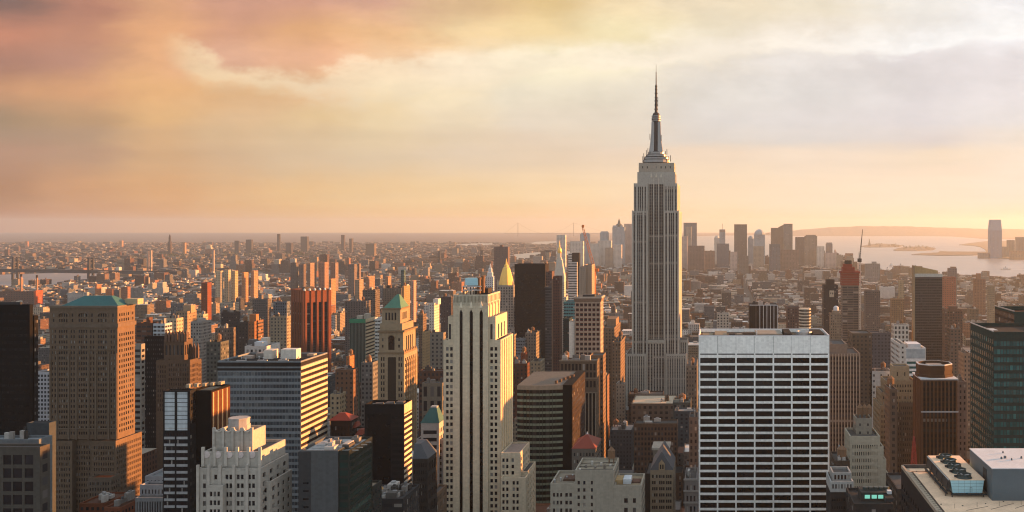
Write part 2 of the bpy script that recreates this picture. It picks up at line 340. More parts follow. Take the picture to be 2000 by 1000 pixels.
        if par > 0:
            e = min(.6, (x1-x0)/8, (y1-y0)/8); zi = z1-par; q = mb.quad; a, b, c, d = x0+e, x1-e, y0+e, y1-e
            for A, Bq in (((x0, y0), (x1, y0)), ((x1, y0), (x1, y1)), ((x1, y1), (x0, y1)), ((x0, y1), (x0, y0))):
                ia = (a if A[0] == x0 else b, c if A[1] == y0 else d); ib = (a if Bq[0] == x0 else b, c if Bq[1] == y0 else d)
                q((*A, z1), (*Bq, z1), (*ib, z1), (*ia, z1), None, col); q((*ia, z1), (*ib, z1), (*ib, zi), (*ia, zi), None, col)
            s.mb(roof).quad((a, c, zi), (b, c, zi), (b, d, zi), (a, d, zi), None, roofc)
        else: s.mb(roof).quad((x0, y0, z1), (x1, y0, z1), (x1, y1, z1), (x0, y1, z1), None, roofc)
    def tier(s, a, b, yt, Y, dep, col=(.3, .3, .3), N=None, S=None, yb=None, dY=0, **k):
        y0 = Y+dY; x0, x1 = WX(a, y0), WX(b, y0); z1 = WZ(yt, y0); z0 = WZ(yb, y0) if yb else 0.0
        N = dict(N) if N else None
        if N and 'pcols' in N: N['cols'] = [((c-a)/(b-a), (d-a)/(b-a)) for c, d in N['pcols']]
        zl = WZ(s.vis+50, y0)
        if N and not N.get('uv'): N['zmin'] = max(zl, N.get('zmin', -1e9))
        if S and not S.get('uv'): S = dict(S); S['zmin'] = max(zl, S.get('zmin', -1e9))
        s.vol(x0, x1, y0, y0+dep, z0, z1, col, N, S, **k)
        return x0, x1, y0, y0+dep, z1
    def bx(s, part, mat, x0, x1, y0, y1, z0, z1, col=None): s.mb(part, mat).box(x0, x1, y0, y1, z0, z1, col)
    def pbox(s, part, mat, a, b, yt, yb, Y, dep, col=None):
        s.mb(part, mat).box(WX(a, Y), WX(b, Y), Y, Y+dep, WZ(yb, Y), WZ(yt, Y), col)
    def each(s, part, mat, col=None, **k):              # a part of its own, even if others share the name
        m = MB(); s.sub.append((part, mat, m)); return m
    def done(s, maxw=100):
        b = s.bb; o = ((b[0]+b[1])/2, (b[2]+b[3])/2, 0)
        root = bpy.data.objects.new(s.name, None); COL.objects.link(root); root.location = o; root.rotation_euler[2] = s.rot; root.empty_display_size = 5
        tag(root, s.label, s.cat, s.group); s.root = root; s.o = o
        for (part, mat), mb in s.parts.items():
            if mb.f: link(part, mb.mesh(part, mat, o), root)
        mains = {c.name.split('.')[0]: c for c in root.children}
        for part, mat, mb in s.sub:           # roof plant hangs under the roof, applied stonework under the wall
            if mb.f:
                up = mains.get('roof') if part in ON_ROOF else (mains.get('wall') if part in ON_WALL else None)
                link(part, mb.mesh(part, mat, o), up or root)
        def score(q):
            a, c = proj(q[0], q[1], q[2]); pa = q[3]*q[4]/(q[1]**2)
            return pa*(1 if (c < s.vis and -10 < a < 2010 and c < 1005) else .001)
        ws = sorted(s.wins, key=score, reverse=True); cache = {}
        def pane(q, mb, c=(0, 0, 0)):
            ux_, uy_ = q[5]; hw, hh = q[3]/2, q[4]/2; nf = max(1, round(q[4]/q[9]))
            pts = [(c[0]+ux_*a, c[1]+uy_*a, c[2]+z) for a, z in ((-hw, -hh), (hw, -hh), (hw, hh), (-hw, hh))]
            mb.quad(*pts, ((0, 0), (1, 0), (1, nf), (0, nf)), q[8], (1, q[10], 0))
        rest = {}
        for i, q in enumerate(ws):
            if i < maxw:
                key = (round(q[3], 2), round(q[4], 2), q[5], q[6], q[7], q[8])
                if key not in cache:
                    mb = MB(); pane(q, mb); cache[key] = mb.mesh(q[7], q[6])
                link(q[7], cache[key], root, (q[0]-o[0], q[1]-o[1], q[2]))
            else: pane(q, rest.setdefault((q[6], q[7]), MB()), (q[0], q[1], q[2]))
        for (g, kind), mb in rest.items():
            tag(link(kind, mb.mesh(kind, g, o), root), None, None, None, 'stuff')
        ALL.append(s); HERO.append((b[0]-2, b[1]+2, b[2]-2, b[3]+2)); 
        if s.ref:
            pa = proj(b[0], b[2], 0)[0]; pb = proj(b[1], b[2], 0)[0]; TOPS.append((pa, pb, s.vis, b[2], s.ref, proj(o[0], b[2], s.top)[1]))
        return s
UV = lambda bay=3.2, fh=3.6, fu=.5, fv=.5, **k: dict(uv=1, bay=bay, fh=fh, fu=fu, fv=fv, **k)
def water_tank(t, x, y, z, r=2.2, part='water_tank'):
    m = t.each(part, 'timber'); m.lathe(x, y, [(r, z+2.2), (r, z+5.6), (r*1.08, z+5.6), (.02, z+7.6)], 10)
    for a, b in ((-1, -1), (1, -1), (1, 1), (-1, 1)): m.bar((x+a*r*.6, y+b*r*.6, z), (x+a*r*.6, y+b*r*.6, z+2.3), .3)
def clutter(t, x0, x1, y0, y1, z, n, rr, tank=False, mat='fac', hmax=4.5):
    for i in range(n):
        w_ = rr.uniform(.08, .24)*(x1-x0); d_ = rr.uniform(.1, .3)*(y1-y0); x = rr.uniform(x0+1, x1-w_-1); y = rr.uniform(y0+1, y1-d_-1)
        m = t.each(rr.choice(('bulkhead', 'roof_unit', 'vent_housing')), mat); g = rr.uniform(.1, .45); c = (g, g*.95, g*.88)
        hh = rr.uniform(1.5, hmax); m.box(x, x+w_, y, y+d_, z, z+hh, c)
        if rr.random() < .6: m.box(x+w_*.25, x+w_*.7, y+d_*.3, y+d_*.7, z+hh, z+hh+rr.uniform(.5, 1.8), (g*.8, g*.8, g*.8))
    if tank: water_tank(t, rr.uniform(x0+3, x1-3), rr.uniform(y0+3, y1-3), z)
# ------------------------------------------------------------------ near and landmark towers
RB = random.Random(3)
BR, TAN, CRM, GRY = (.17, .115, .085), (.30, .235, .165), (.44, .39, .31), (.26, .26, .255)
LIME = (.40, .365, .30)
# far left black slab
t = T('office_tower', 'black glass slab tower cut off by the left edge of the picture', ref='the black slab at the left edge', vis=860)
t.tier(-90, 58, 595, 520, 2.5, (.012, .012, .014), dict(n=60, fu=.5, fh=3.6, fv=.35, dep=.1, gl='black', top=3), None)
t.tier(-90, 67, 617, 520, 3, (.012, .012, .014), None, UV(2, 3.6, .6, .4), dY=2.6)
t.pbox('rooftop_rail', 'dark_steel', -60, 40, 590, 594.8, 521, 1); t.done()
# low stone block, bottom left
t = T('office_building', 'low grey stone block with tall window bays and pale rooftop boxes at bottom left', ref='the stone block at bottom left')
x0, x1, y0, y1, z1 = t.tier(-60, 78, 873, 430, 6.5, (.15, .138, .12), dict(pcols=[(-40, -24), (-16, 0), (6, 22), (25, 43), (48, 65)], fh=5.6, fv=.72, top=2.6), UV(5, 5.6, .5, .6), roofc=(.2, .22, .24)); t.done()
t = T('office_building', 'blue grey stepped rooftop boxes rising behind the grey stone block at bottom left', vis=880)
t.tier(-60, 76, 858, 445, 9, (.20, .23, .25), None, None, roofc=(.25, .28, .30)); t.tier(52, 96, 826, 478, 5, (.10, .12, .135), None, None, dY=0, roofc=(.3, .33, .35)); t.pbox('chiller', 'dark_steel', 42, 52, 846, 858, 452, 2)
clutter(t, WX(-20, 445), WX(50, 445), 446, 453, WZ(858, 445)-1, 4, RB); t.done()
# big brown tower with copper hip roof
t = T('stone_tower', 'tall brown stone tower with green hipped roof and one orange sunlit side', ref='the brown tower with green hipped roof', vis=980)
c = (.245, .175, .122)
Y = 640
win3 = [(101, 103.5), (106.5, 109)] + [(a+i*4.6, a+i*4.6+2.9) for a in (115, 153.5, 191.5) for i in range(4)] + [(138, 140.5), (143.5, 146), (176, 178.5), (181.5, 184), (216, 218.5), (221.5, 224)]
win3 = sorted(win3)
sideN = dict(n=7, fu=.5, fh=3.35, fv=.55, top=3, m=1.2, dep=.4)
t.tier(97, 229.5, 640, Y, 19.2, c, dict(pcols=win3, fh=3.35, fv=.55, top=.6), sideN, yb=858, par=.2)
t.tier(96, 230.5, 632, Y-.5, 20.2, (.24, .18, .135), dict(n=34, fu=.45, fh=2.4, fv=.8, top=.2, dep=.6), dict(n=9, fu=.45, fh=2.4, fv=.8, top=.2), yb=640, par=.2, part='upper_cornice')
for a in (98.6, 111.8, 134.6, 149.6, 173, 187.8, 212.6, 227.6): t.each('pilaster', 'fac').box(WX(a, Y)-.42, WX(a, Y)+.42, Y-.55, Y-.02, 126, WZ(690, Y), (.25, .19, .14))
win4 = sorted([(a+i*4.6, a+i*4.6+2.9) for a in (115, 153.5, 191.5) for i in range(4)] + [(103, 106), (140, 143), (178, 181), (219, 222)])
t.tier(97, 229.5, 601, Y, 19.2, c, dict(pcols=win4, fh=3.3, fv=.6, top=3), sideN, yb=632, roofc=(.2, .17, .14))
for a in (124.5, 163, 201): # pointed arches over the upper window groups
    m = t.each('arched_hood', 'fac'); xa = WX(a, Y)
    for k in range(8):
        q0, q1 = math.pi*k/8, math.pi*(k+1)/8
        m.bar((xa+3.4*math.cos(q0), Y-.25, WZ(617.5, Y)+2.6*math.sin(q0)), (xa+3.4*math.cos(q1), Y-.25, WZ(617.5, Y)+2.6*math.sin(q1)), .55, (.27, .2, .15))
t.mb('top_cornice').box(WX(96, Y), WX(230.5, Y), Y-.6, Y+19.8, WZ(601, Y), WZ(597.5, Y), (.26, .2, .15))
t.mb('belt_course').box(WX(96.4, Y), WX(230, Y), Y-.4, Y+19.5, WZ(683, Y), WZ(681, Y), (.25, .19, .14))
t.mb('belt_course').box(WX(96.4, Y), WX(230, Y), Y-.4, Y+19.5, WZ(838, Y), WZ(836, Y), (.25, .19, .14))
zr = WZ(597.5, Y)
t.mb('hipped_roof', 'copper').frustum((WX(117, Y), WX(228, Y), Y+1.5, Y+18, zr), (WX(150, Y), WX(203, Y), Y+8, Y+11, WZ(579.5, Y)))
t.mb('penthouse').box(WX(222, Y), WX(243, Y)+1.5, Y+12, Y+18.5, zr, zr+3.6, (.46, .38, .24))
baseN = dict(n=9, fu=.45, fh=3.4, fv=.55, top=2.6, m=1, dep=.4)
t.tier(91, 141, 861, Y-3, 40, c, baseN, None); t.tier(179, 226, 861, Y-3, 29, c, baseN, dict(n=12, fu=.45, fh=3.4, fv=.55, top=2.4, m=1))
t.tier(141, 179, 858.5, Y+1, 30, c, dict(n=7, fu=.45, fh=3.4, fv=.55, top=3, m=.6), None)
t.tier(172, 216, 933, Y-14, 10.5, (.22, .17, .13), dict(n=8, fu=.45, fh=3.4, fv=.55, top=2, m=.6), dict(n=4, fu=.45, fh=3.4, fv=.55, top=2), roofc=(.35, .09, .03))  # roof reddened: the terrace's red light is put into its colour
t.done()
# low buildings with orange sun in front of it
for k, (a, b, yt, Y, col, lab) in enumerate([(155, 207, 983, 560, (.30, .10, .05), 'small red brick rooftop below the brown tower with green hipped roof, left of a twin'), (203, 237, 991, 545, (.32, .11, .06), 'small red brick rooftop below the brown tower with green hipped roof, right of a twin')]):
    t = T('brick_building', lab); x0, x1, y0, y1, z1 = t.tier(a, b, yt, Y, 24, col, UV(), UV(), roofc=(.2, .1, .07)); clutter(t, x0, x1, y0, y1, z1, 3, RB); t.done()
t = T('stone_building', 'stepped pale grey stone building with arcade rows left of the blue glass strips', ref='the stepped stone building')
t.tier(264, 322, 972, 500, 6, (.30, .31, .32), dict(n=11, fu=.5, fh=7, fv=.8, top=1.2), None); t.tier(273, 322, 947, 500, 8, (.33, .34, .36), dict(n=7, fu=.4, fh=4, fv=.55, top=1.4), None, dY=6.1)
t.tier(283, 330, 930, 500, 30, (.31, .32, .34), dict(n=6, fu=.4, fh=3.6, fv=.55, top=1.2), None, dY=14.2, roofc=(.2, .22, .23)); t.done()
# striped tower strip behind
t = T('office_tower', 'pale tower with dark horizontal bands just right of the brown tower with green hipped roof', ref='the pale banded tower', vis=850)
t.tier(236, 276, 672, 770, 5, (.30, .29, .26), dict(n=1, fu=.94, fh=4.2, fv=.5, top=3, kind='window_band'), dict(n=1, fu=.94, fh=4.2, fv=.5, top=3, kind='window_band')); t.done()
t = T('office_building', 'blue grey block with a white grid facade left of the brown tower', vis=760)
t.tier(66, 130, 727, 800, 40, (.36, .37, .40), UV(2.6, 3.2, .62, .6), None); t.done()
t = T('chimney_tower', 'slim cream sunlit shaft rising beside the black slab at the left edge', cat='tower', vis=665)
t.tier(64, 68, 623, 900, 3, (.5, .44, .3), None, None); t.done()
# black slab and gothic tower
t = T('office_tower', 'black slab standing between the pale banded tower and the gothic brown tower', ref='the black slab by the gothic tower', vis=880)
t.tier(282, 322, 657, 800, 5, (.014, .014, .018), UV(1.6, 3.6, .5, .4), UV(1.6, 3.6, .5, .4), par=2.0); t.done()
t = T('gothic_tower', 'brown gothic skyscraper with pinnacles, buttressed crown and orange sunlit side', cat='tower', ref='the gothic brown tower', vis=760)
Y = 750; c = (.20, .14, .10)
gN = dict(n=9, fu=.42, fh=3.5, fv=.6, top=2, m=.8)
t.tier(305, 326, 704, Y, 18, c, dict(n=4, fu=.42, fh=3.5, fv=.6, top=3), None); t.tier(326, 371, 703, Y, 11.9, c, gN, dict(n=6, fu=.42, fh=3.5, fv=.6, top=3))
t.tier(320, 360, 664, Y, 12, c, dict(n=5, fu=.5, fh=9, fv=.8, top=3), dict(n=4, fu=.45, fh=9, fv=.8, top=3), dY=3, yb=704)
t.tier(357, 383, 703, Y, 8, c, dict(n=4, fu=.45, fh=3.5, fv=.6, top=3), dict(n=5, fu=.4, fh=3.5, fv=.6, top=3), dY=12)
t.tier(326, 356, 651, Y, 10, (.22, .15, .11), dict(n=4, fu=.5, fh=8, fv=.75, top=1.5), dict(n=3, fu=.5, fh=8, fv=.75, top=1.5), dY=6, yb=664)
for a in (320.5, 327, 334, 340, 347, 353, 359.5):
    m = t.each('pinnacle', 'fac'); x = WX(a, Y); z = WZ(668, Y); m.box(x-.8, x+.8, Y+2, Y+3.8, z, z+5.5, (.24, .16, .12)); m.lathe(x, Y+2.9, [(1.1, z+5.5), (.05, z+9)], 4, (.24, .16, .12), math.pi/4)
for a in (357.5, 363, 370):
    m = t.each('pinnacle', 'fac'); x = WX(a, Y); z = WZ(704, Y); m.box(x-.8, x+.8, Y+11, Y+12.8, z, z+8, (.24, .16, .12)); m.lathe(x, Y+11.9, [(1.1, z+8), (.05, z+12)], 4, (.24, .16, .12), math.pi/4)
t.done()
# glass strips + dark orange flank
t = T('office_tower', 'slab with two pale blue glass strips in front and an orange ribbed flank behind', ref='the blue glass strip slab')
Y = 470; rowh = 3.2
gz = dict(pcols=[(321, 341), (345.5, 366)], strip=1, top=.6, kind='glass_strip', gl='fac', pcol=(.42, .47, .5), pfh=1.9, pfv=.14, bot=0, dep=.25)
t.tier(318.5, 371, 763, Y, 5.5, (.03, .032, .036), gz, dict(n=2, fu=.55, fh=3, fv=.6, top=1), yb=842, roofc=(.4, .34, .26))
low = dict(pcols=[(321+i*4.1, 324.4+i*4.1) for i in range(5)]+[(345.5+i*4.1, 348.9+i*4.1) for i in range(5)], fh=3.15, fv=.62, top=.2, dep=.25)
t.tier(318.5, 371, 842, Y, 5.5, (.03, .032, .036), low, UV(2, 3.1, .5, .5), par=0)
for k in range(13):                                   # light spandrel bars across the two strips
    z = WZ(842, Y)-3.15*(k+1)
    for a, b in ((320.6, 341.4), (345.1, 366.4)): t.each('spandrel', 'fac').box(WX(a, Y), WX(b, Y), Y-.18, Y-.02, z-.55, z+.6, (.36, .37, .38))
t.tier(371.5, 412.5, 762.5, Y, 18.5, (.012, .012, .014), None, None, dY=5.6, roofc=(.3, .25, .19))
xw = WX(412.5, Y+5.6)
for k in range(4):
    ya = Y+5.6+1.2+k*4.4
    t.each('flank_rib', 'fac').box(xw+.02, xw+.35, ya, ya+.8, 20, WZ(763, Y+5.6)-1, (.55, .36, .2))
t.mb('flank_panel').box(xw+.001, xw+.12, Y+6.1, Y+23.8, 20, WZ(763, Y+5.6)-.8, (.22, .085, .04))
z = WZ(763, Y)
for k in range(5): t.each('roof_unit', 'fac').box(WX(345+k*11, Y), WX(352+k*11, Y), Y+8+k*2.3, Y+11+k*2.5, z, z+RB.uniform(1.2, 2.6), (.4, .33, .24))
t.done()
# broad banded office block
t = T('office_tower', 'broad office block with silver and dark bands and a cream striped sunlit end', ref='the broad banded office block', vis=960)
Y = 600
bN = dict(n=1, fu=.995, m=.2, fh=3.62, fv=.56, top=2.2, kind='window_band', gl='fac', pcol=(.05, .055, .06), dep=.2)
x0, x1, y0, y1, z1 = t.tier(425, 587.5, 705, Y, 41, (.25, .28, .30), dict(n=27, fu=.93, m=.2, fh=3.62, fv=.57, top=5.8, kind='window', dep=.2, gl='silver'), dict(n=1, fu=.995, m=.1, fh=3.62, fv=.55, top=4.4, kind='window_band', gl='fac', pcol=(.16, .05, .025), dep=.15), roofc=(.46, .42, .36))
t.mb('attic_band').box(x0-.1, x1+.1, y0-.15, y1, z1-3.2, z1-.9, (.05, .045, .045)); t.mb('attic_band').box(x0-.1, x1+.1, y0-.15, y1, z1-5.6, z1-4.2, (.055, .05, .05))
sl = MB()
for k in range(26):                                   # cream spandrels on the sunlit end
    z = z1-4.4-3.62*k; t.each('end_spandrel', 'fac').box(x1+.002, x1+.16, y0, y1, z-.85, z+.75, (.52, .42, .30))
for a, b, d0, d1, hh, cc in ((494, 512, 14, 22, 5.6, (.5, .46, .4)), (527, 558, 15, 22, 6, (.52, .49, .44)), (470, 490, 20, 30, 3, (.3, .28, .26)), (450, 468, 16, 20, 2, (.45, .36, .3)), (562, 576, 28, 33, 1.5, (.4, .36, .3))):
    t.each('rooftop_box', 'fac').box(WX(a, Y), WX(b, Y), Y+d0, Y+d1, z1-1, z1-1+hh, cc)
for k in range(9): t.each('vent_pipe', 'steel').lathe(WX(436+k*16, Y), Y+6+(k*7) % 12, [(.35, z1-1), (.35, z1+.4), (.6, z1+.5), (.1, z1+.9)], 8)
for k in range(4): t.each('pipe', 'dark_steel').bar((WX(440, Y), Y+8+k*2.2, z1-.7), (WX(575, Y), Y+7+k*3.1, z1-.7), .3)
for k in range(3): t.each('duct', 'steel').box(WX(455+k*40, Y), WX(474+k*40, Y), Y+4+k, Y+5.2+k, z1-.9, z1-.1)
t.done()
t = T('office_building', 'white rooftop pavilion building with dark openings behind the broad banded office block', vis=690)
x0, x1, y0, y1, z1 = t.tier(478, 521, 676, 720, 22, (.45, .44, .42), dict(n=5, fu=.6, fh=6, fv=.7, top=1.5), None)
t.pbox('roof_tank', 'membrane', 497, 513, 668, 677, 726, 8); t.pbox('stair_tower', 'fac', 510, 521, 660, 677, 735, 6, (.5, .45, .38)); t.pbox('rooftop_box', 'fac', 484, 497, 664, 677, 730, 6, (.2, .2, .2)); t.done()
# (next: white art deco tower with scalloped crown)
t = T('art_deco_tower', 'white art deco tower stepping up to a scalloped crown with octagonal lantern', cat='tower', ref='the white scalloped tower')
Y = 390; c = (.40, .375, .33)
dw = lambda n, g=2, **k: dict(dict(n=n, g=g, fu=.62, gap=.1, fh=3.35, fv=.55, top=1.6, m=.6, dep=.5), **k)
t.tier(386, 508, 915, Y, 26, c, dw(5, 2, m=1.2), dw(4, 1, fu=.45)); t.tier(404, 435, 948, Y-3, 3, c, dw(1, 3, fu=.8), None)
t.tier(500, 528, 941, Y, 20, c, dw(1, 2), dw(4, 1, fu=.5), dY=4)
t.tier(397, 508, 882, Y, 23, c, dict(n=5, fu=.3, fh=6, fv=.6, top=2.8, m=1.4, dep=.5), dict(n=4, fu=.4, fh=6, fv=.6, top=2.2), dY=3, yb=915)
t.tier(418, 492, 842, Y, 12, c, dict(n=4, fu=.34, fh=6, fv=.75, top=4.2, m=.8, dep=.7), dict(n=3, fu=.34, fh=6, fv=.75, top=4.2), dY=7, yb=883, par=2.5)
for i, a in enumerate((402, 424, 446, 468, 491)):      # round medallions
    m = t.each('medallion', 'fac'); x = WX(a+.8, Y+3); z = WZ(888, Y+3); yy_ = Y+2.96
    for k in range(12):
        q0, q1 = 2*math.pi*k/12, 2*math.pi*(k+1)/12
        m.tri((x, yy_-.35, z), (x+1.5*math.cos(q0), yy_-.2, z+1.35*math.sin(q0)), (x+1.5*math.cos(q1), yy_-.2, z+1.35*math.sin(q1)), (.50, .44, .42)); 
        m.quad((x+1.5*math.cos(q0), yy_-.2, z+1.35*math.sin(q0)), (x+1.5*math.cos(q1), yy_-.2, z+1.35*math.sin(q1)), (x+1.5*math.cos(q1), yy_+.1, z+1.35*math.sin(q1)), (x+1.5*math.cos(q0), yy_+.1, z+1.35*math.sin(q0)), None, (.5, .44, .42))
def scallop(Y_, a, b, yt, n, dep, part):
    xa, xb, z = WX(a, Y_), WX(b, Y_), WZ(yt, Y_); wd_ = (xb-xa)/n
    for i in range(n+1):
        m = t.each('crown_pier', 'fac'); x = xa+i*wd_; m.box(x-.45, x+.45, Y_-.5, Y_+.4, z-8, z+1.4, (.42, .395, .35))
    for i in range(n):
        m = t.each(part, 'fac'); cx_ = xa+(i+.5)*wd_; rr_ = wd_/2-.45
        for k in range(8):
            q0, q1 = math.pi+math.pi*k/8, math.pi+math.pi*(k+1)/8
            m.bar((cx_+rr_*math.cos(q0), Y_-.2, z+1.2+rr_*math.sin(q0)), (cx_+rr_*math.cos(q1), Y_-.2, z+1.2+rr_*math.sin(q1)), .55, (.46, .43, .38))
scallop(Y+7, 418, 492, 842, 4, 1, 'scalloped_arch')
for i, a in enumerate((397, 419.5, 441.5, 463.5, 485.5, 508)): m = t.each('buttress', 'fac'); x = WX(a, Y+3); m.box(x-.55, x+.55, Y+2.5, Y+3.3, WZ(914, Y), WZ(881, Y)+.9, (.44, .41, .36))
for i, a in enumerate((387, 408, 430, 457, 483, 507)): m = t.each('buttress', 'fac'); x = WX(a, Y); m.box(x-.5, x+.5, Y-.5, Y+.3, 60, WZ(913, Y)+1, (.42, .39, .345))
m = t.mb('lantern'); xc, yc = WX(465, Y+12), Y+13; zb = WZ(842, Y+7)
m.lathe(xc, yc, [(4.1, zb-2), (4.1, WZ(829, Y+12)), (3.85, WZ(829, Y+12)), (3.85, WZ(819, Y+12)), (4.0, WZ(819, Y+12)), (4.0, WZ(816, Y+12)), (3.2, WZ(816, Y+12))], 8, (.38, .36, .34), math.pi/8)
t.done()
# grey blank wall building with green glass flank
t = T('office_building', 'blank grey wall building with green glass bands round its corner', ref='the blank grey building')
Y = 400
x0, x1, y0, y1, z1 = t.tier(583, 660, 880, Y, 27, (.155, .17, .18), None, None, roofc=(.35, .36, .36)); 
for k in range(4): t.each('pipe', 'steel').bar((x0+2, Y+3+k*5, z1-.7), (x0+22, Y+4+k*5, z1-.7), .25)
t.mb('service_strip').box(x0-.02, WX(607, Y), Y-.12, Y-.02, 20, z1-.5, (.10, .11, .12))
for k in range(7): t.each('vent_slot', 'dark').box(WX(592, Y), WX(603, Y), Y-.2, Y-.13, z1-13-k*3.1, z1-12.4-k*3.1)
t.tier(660, 682, 880.5, Y, 27, (.06, .075, .068), dict(n=1, fu=.95, fh=3.1, fv=.66, top=1, gl='green', kind='window_band', dep=.15), dict(n=1, fu=.96, fh=3.1, fv=.66, top=1.2, gl='green', kind='window_band', dep=.15), dY=.6, roofc=(.35, .36, .36))
clutter(t, x0+2, x1+3, y0+2, y1-1, z1-1, 7, RB, hmax=2.2); t.done()
# black tower with striped flank
t = T('office_tower', 'near black tower with a cream striped sunlit flank and flat pale roof', ref='the near black tower', vis=970)
Y = 560
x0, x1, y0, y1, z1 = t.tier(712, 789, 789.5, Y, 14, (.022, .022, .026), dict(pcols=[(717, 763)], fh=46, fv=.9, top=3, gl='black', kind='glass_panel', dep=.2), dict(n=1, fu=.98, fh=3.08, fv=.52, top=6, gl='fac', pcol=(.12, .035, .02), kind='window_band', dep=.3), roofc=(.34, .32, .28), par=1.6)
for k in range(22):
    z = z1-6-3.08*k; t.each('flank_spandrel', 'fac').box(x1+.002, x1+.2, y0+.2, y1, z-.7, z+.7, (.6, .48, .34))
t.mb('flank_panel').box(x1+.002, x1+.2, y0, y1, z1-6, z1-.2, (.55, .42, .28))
for k in range(16):
    z = z1-8-3.08*k; t.each('louvre', 'dark').box(WX(766, Y), x1-.4, y0-.12, y0-.01, z, z+1.6)
for k in range(3): t.each('roof_unit', 'fac').box(x0+4+k*6, x0+8+k*6, y0+4, y0+8, z1-1.6, z1-.3+k*.5, (.2, .18, .17))
t.done()
# red hip roof
t = T('red_roof_building', 'dark building under a bright red hipped roof with red awnings', ref='the red roofed building', vis=860)
Y = 640; x0, x1, y0, y1, z1 = t.tier(645, 684, 821, Y, 12, (.06, .045, .045), dict(n=6, fu=.5, fh=4, fv=.6, top=3), UV(), par=0)
t.mb('hipped_roof', 'red_tile').frustum((x0-1, x1+1, y0-1, y1+1, z1), (x0+4, x1-5, y0+5, y1-5, z1+3.8))
for a, yy2 in ((676, 838), (689, 852)): t.mb('red_awning', 'red_tile').frustum((WX(a, Y), WX(a+14, Y), Y+4, Y+14, WZ(yy2, Y)), (WX(a+3, Y), WX(a+12, Y), Y+8, Y+13, WZ(yy2, Y)+2.6))
t.tier(676, 700, 842, Y, 15, (.08, .06, .055), UV(), UV(), dY=12.2); t.done()
# teal mansard
t = T('teal_roof_tower', 'grey tower with white window bands under a teal truncated pyramid roof', cat='tower', ref='the teal pyramid roof tower', vis=930)
Y = 640
x0, x1, y0, y1, z1 = t.tier(822, 857.5, 826, Y, 12, (.40, .38, .36), dict(n=1, fu=.82, fh=4.6, fv=.52, top=3.6, kind='window_band'), dict(n=3, fu=.5, fh=4.6, fv=.6, top=3), par=.2)
t.mb('pyramid_roof', 'copper').frustum((x0-.3, x1+.3, y0-.3, y1+.3, z1), (WX(837, Y), WX(850, Y), y0+3.5, y1-3.5, WZ(799, Y)))
t.mb('roof_vent', 'steel').box(WX(837.5, Y), WX(849.5, Y), y0+4, y1-4, WZ(799, Y), WZ(796, Y))
t.tier(813, 866, 858, Y, 20, (.33, .31, .30), dict(n=6, fu=.5, fh=3.8, fv=.55, top=2), UV(), dY=2)
for s_ in (0, 1):
    m = t.each('cross_brace', 'fac'); xa, xb = WX(826, Y), WX(855, Y); za, zb = WZ(878, Y), WZ(862, Y); m.bar((xa if s_ else xb, Y+1.6, za), (xb if s_ else xa, Y+1.6, zb), .6, (.4, .38, .36))
t.done()
# dark mansard
t = T('mansard_building', 'dark slate mansard block with windows in its sunlit flank left of the cream tower', ref='the slate mansard block')
Y = 520; x0, x1, y0, y1, z1 = t.tier(806, 836, 896, Y, 17, (.075, .065, .06), dict(n=6, fu=.4, fh=3.6, fv=.55, top=1.5), dict(n=5, fu=.5, fh=7, fv=.65, top=1.2, gl='dark'), par=0)
t.mb('mansard_roof', 'slate').frustum((x0, x1, y0, y1, z1), (x0, x1-4.5, y0+3, y1-3, WZ(869, Y)))
t.tier(836, 853, 965, Y, 20, (.26, .17, .11), UV(), UV(3, 4, .4, .6), dY=17.2); t.done()
t = T('low_building', 'low dark roof crowded with ducts in front of the near black tower', ref='the duct covered roof')
Y = 470; x0, x1, y0, y1, z1 = t.tier(690, 787, 974, Y, 26, (.07, .075, .08), UV(5, 3.8, .8, .4), UV(3, 4, .45, .6), roofc=(.12, .12, .12)); clutter(t, x0+2, x1-1, y0+2, y1-1, z1-1, 12, RB, hmax=3.6)
for k in range(2): m = t.each('cowl', 'fac'); x = WX(735+k*9, Y+8); m.box(x-.9, x+.9, Y+7, Y+9, z1-1, z1+2.6, (.5, .3, .12)); m.lathe(x, Y+8, [(1.3, z1+2.6), (.3, z1+3.8)], 8, (.5, .3, .12))
t.done()
t = T('low_building', 'low dark wing with green glass bands right of the blank grey building')
t.tier(688, 728, 951, 445, 12, (.06, .075, .07), UV(6, 3.4, .94, .5), UV(), roofc=(.3, .24, .17)); t.done()
# brown tower turned 45 degrees
t = T('brown_tower', 'dark red brown brick tower turned cornerwise with vertical ribs and white domed pier tops', cat='tower', ref='the cornerwise brown brick tower', vis=690, rot=math.radians(45))
cxr, cyr = WX(602, 1390), 1400; hw = 19.5; z1 = WZ(567, 1370)
rc = (.38, .135, .075)
st_ = dict(n=4, fu=.55, strip=1, top=17, m=3.5, dep=.8, kind='window_strip', gl='fac', pcol=(.05, .03, .025), pfh=3.4, pfv=.6)
t.vol(cxr-hw, cxr+hw, cyr-hw, cyr+hw, 0, z1, rc, st_, dict(st_, n=4), side='E', roofc=(.2, .15, .12))
for k in range(6):
    m = t.each('pier_dome', 'membrane'); u_ = -hw+2+k*(2*hw-4)/5; m.lathe(cxr+u_, cyr-hw-.1, [(1.5, z1-1), (1.5, z1+.6), (1.0, z1+1.7), (.1, z1+2.1)], 10)
for k in range(5):
    u_ = -hw+3.5+k*(2*hw-7)/4; t.each('pier', 'fac').box(cxr+u_-.7, cxr+u_+.7, cyr-hw-.9, cyr-hw-.05, 0, z1-1, rc); t.each('pier', 'fac').box(cxr-hw-.9, cxr-hw-.05, cyr+u_-.7, cyr+u_+.7, 0, z1-1, rc)
t.bx('roof_plant', 'fac', cxr-9, cxr+4, cyr, cyr+10, z1-1, z1+3, (.2, .18, .16)); t.done()
t = T('green_tower', 'dark green tower with white pinstripes, bright green top band and beige banded flank', cat='tower', ref='the green pinstriped tower', vis=705)
Y = 1150
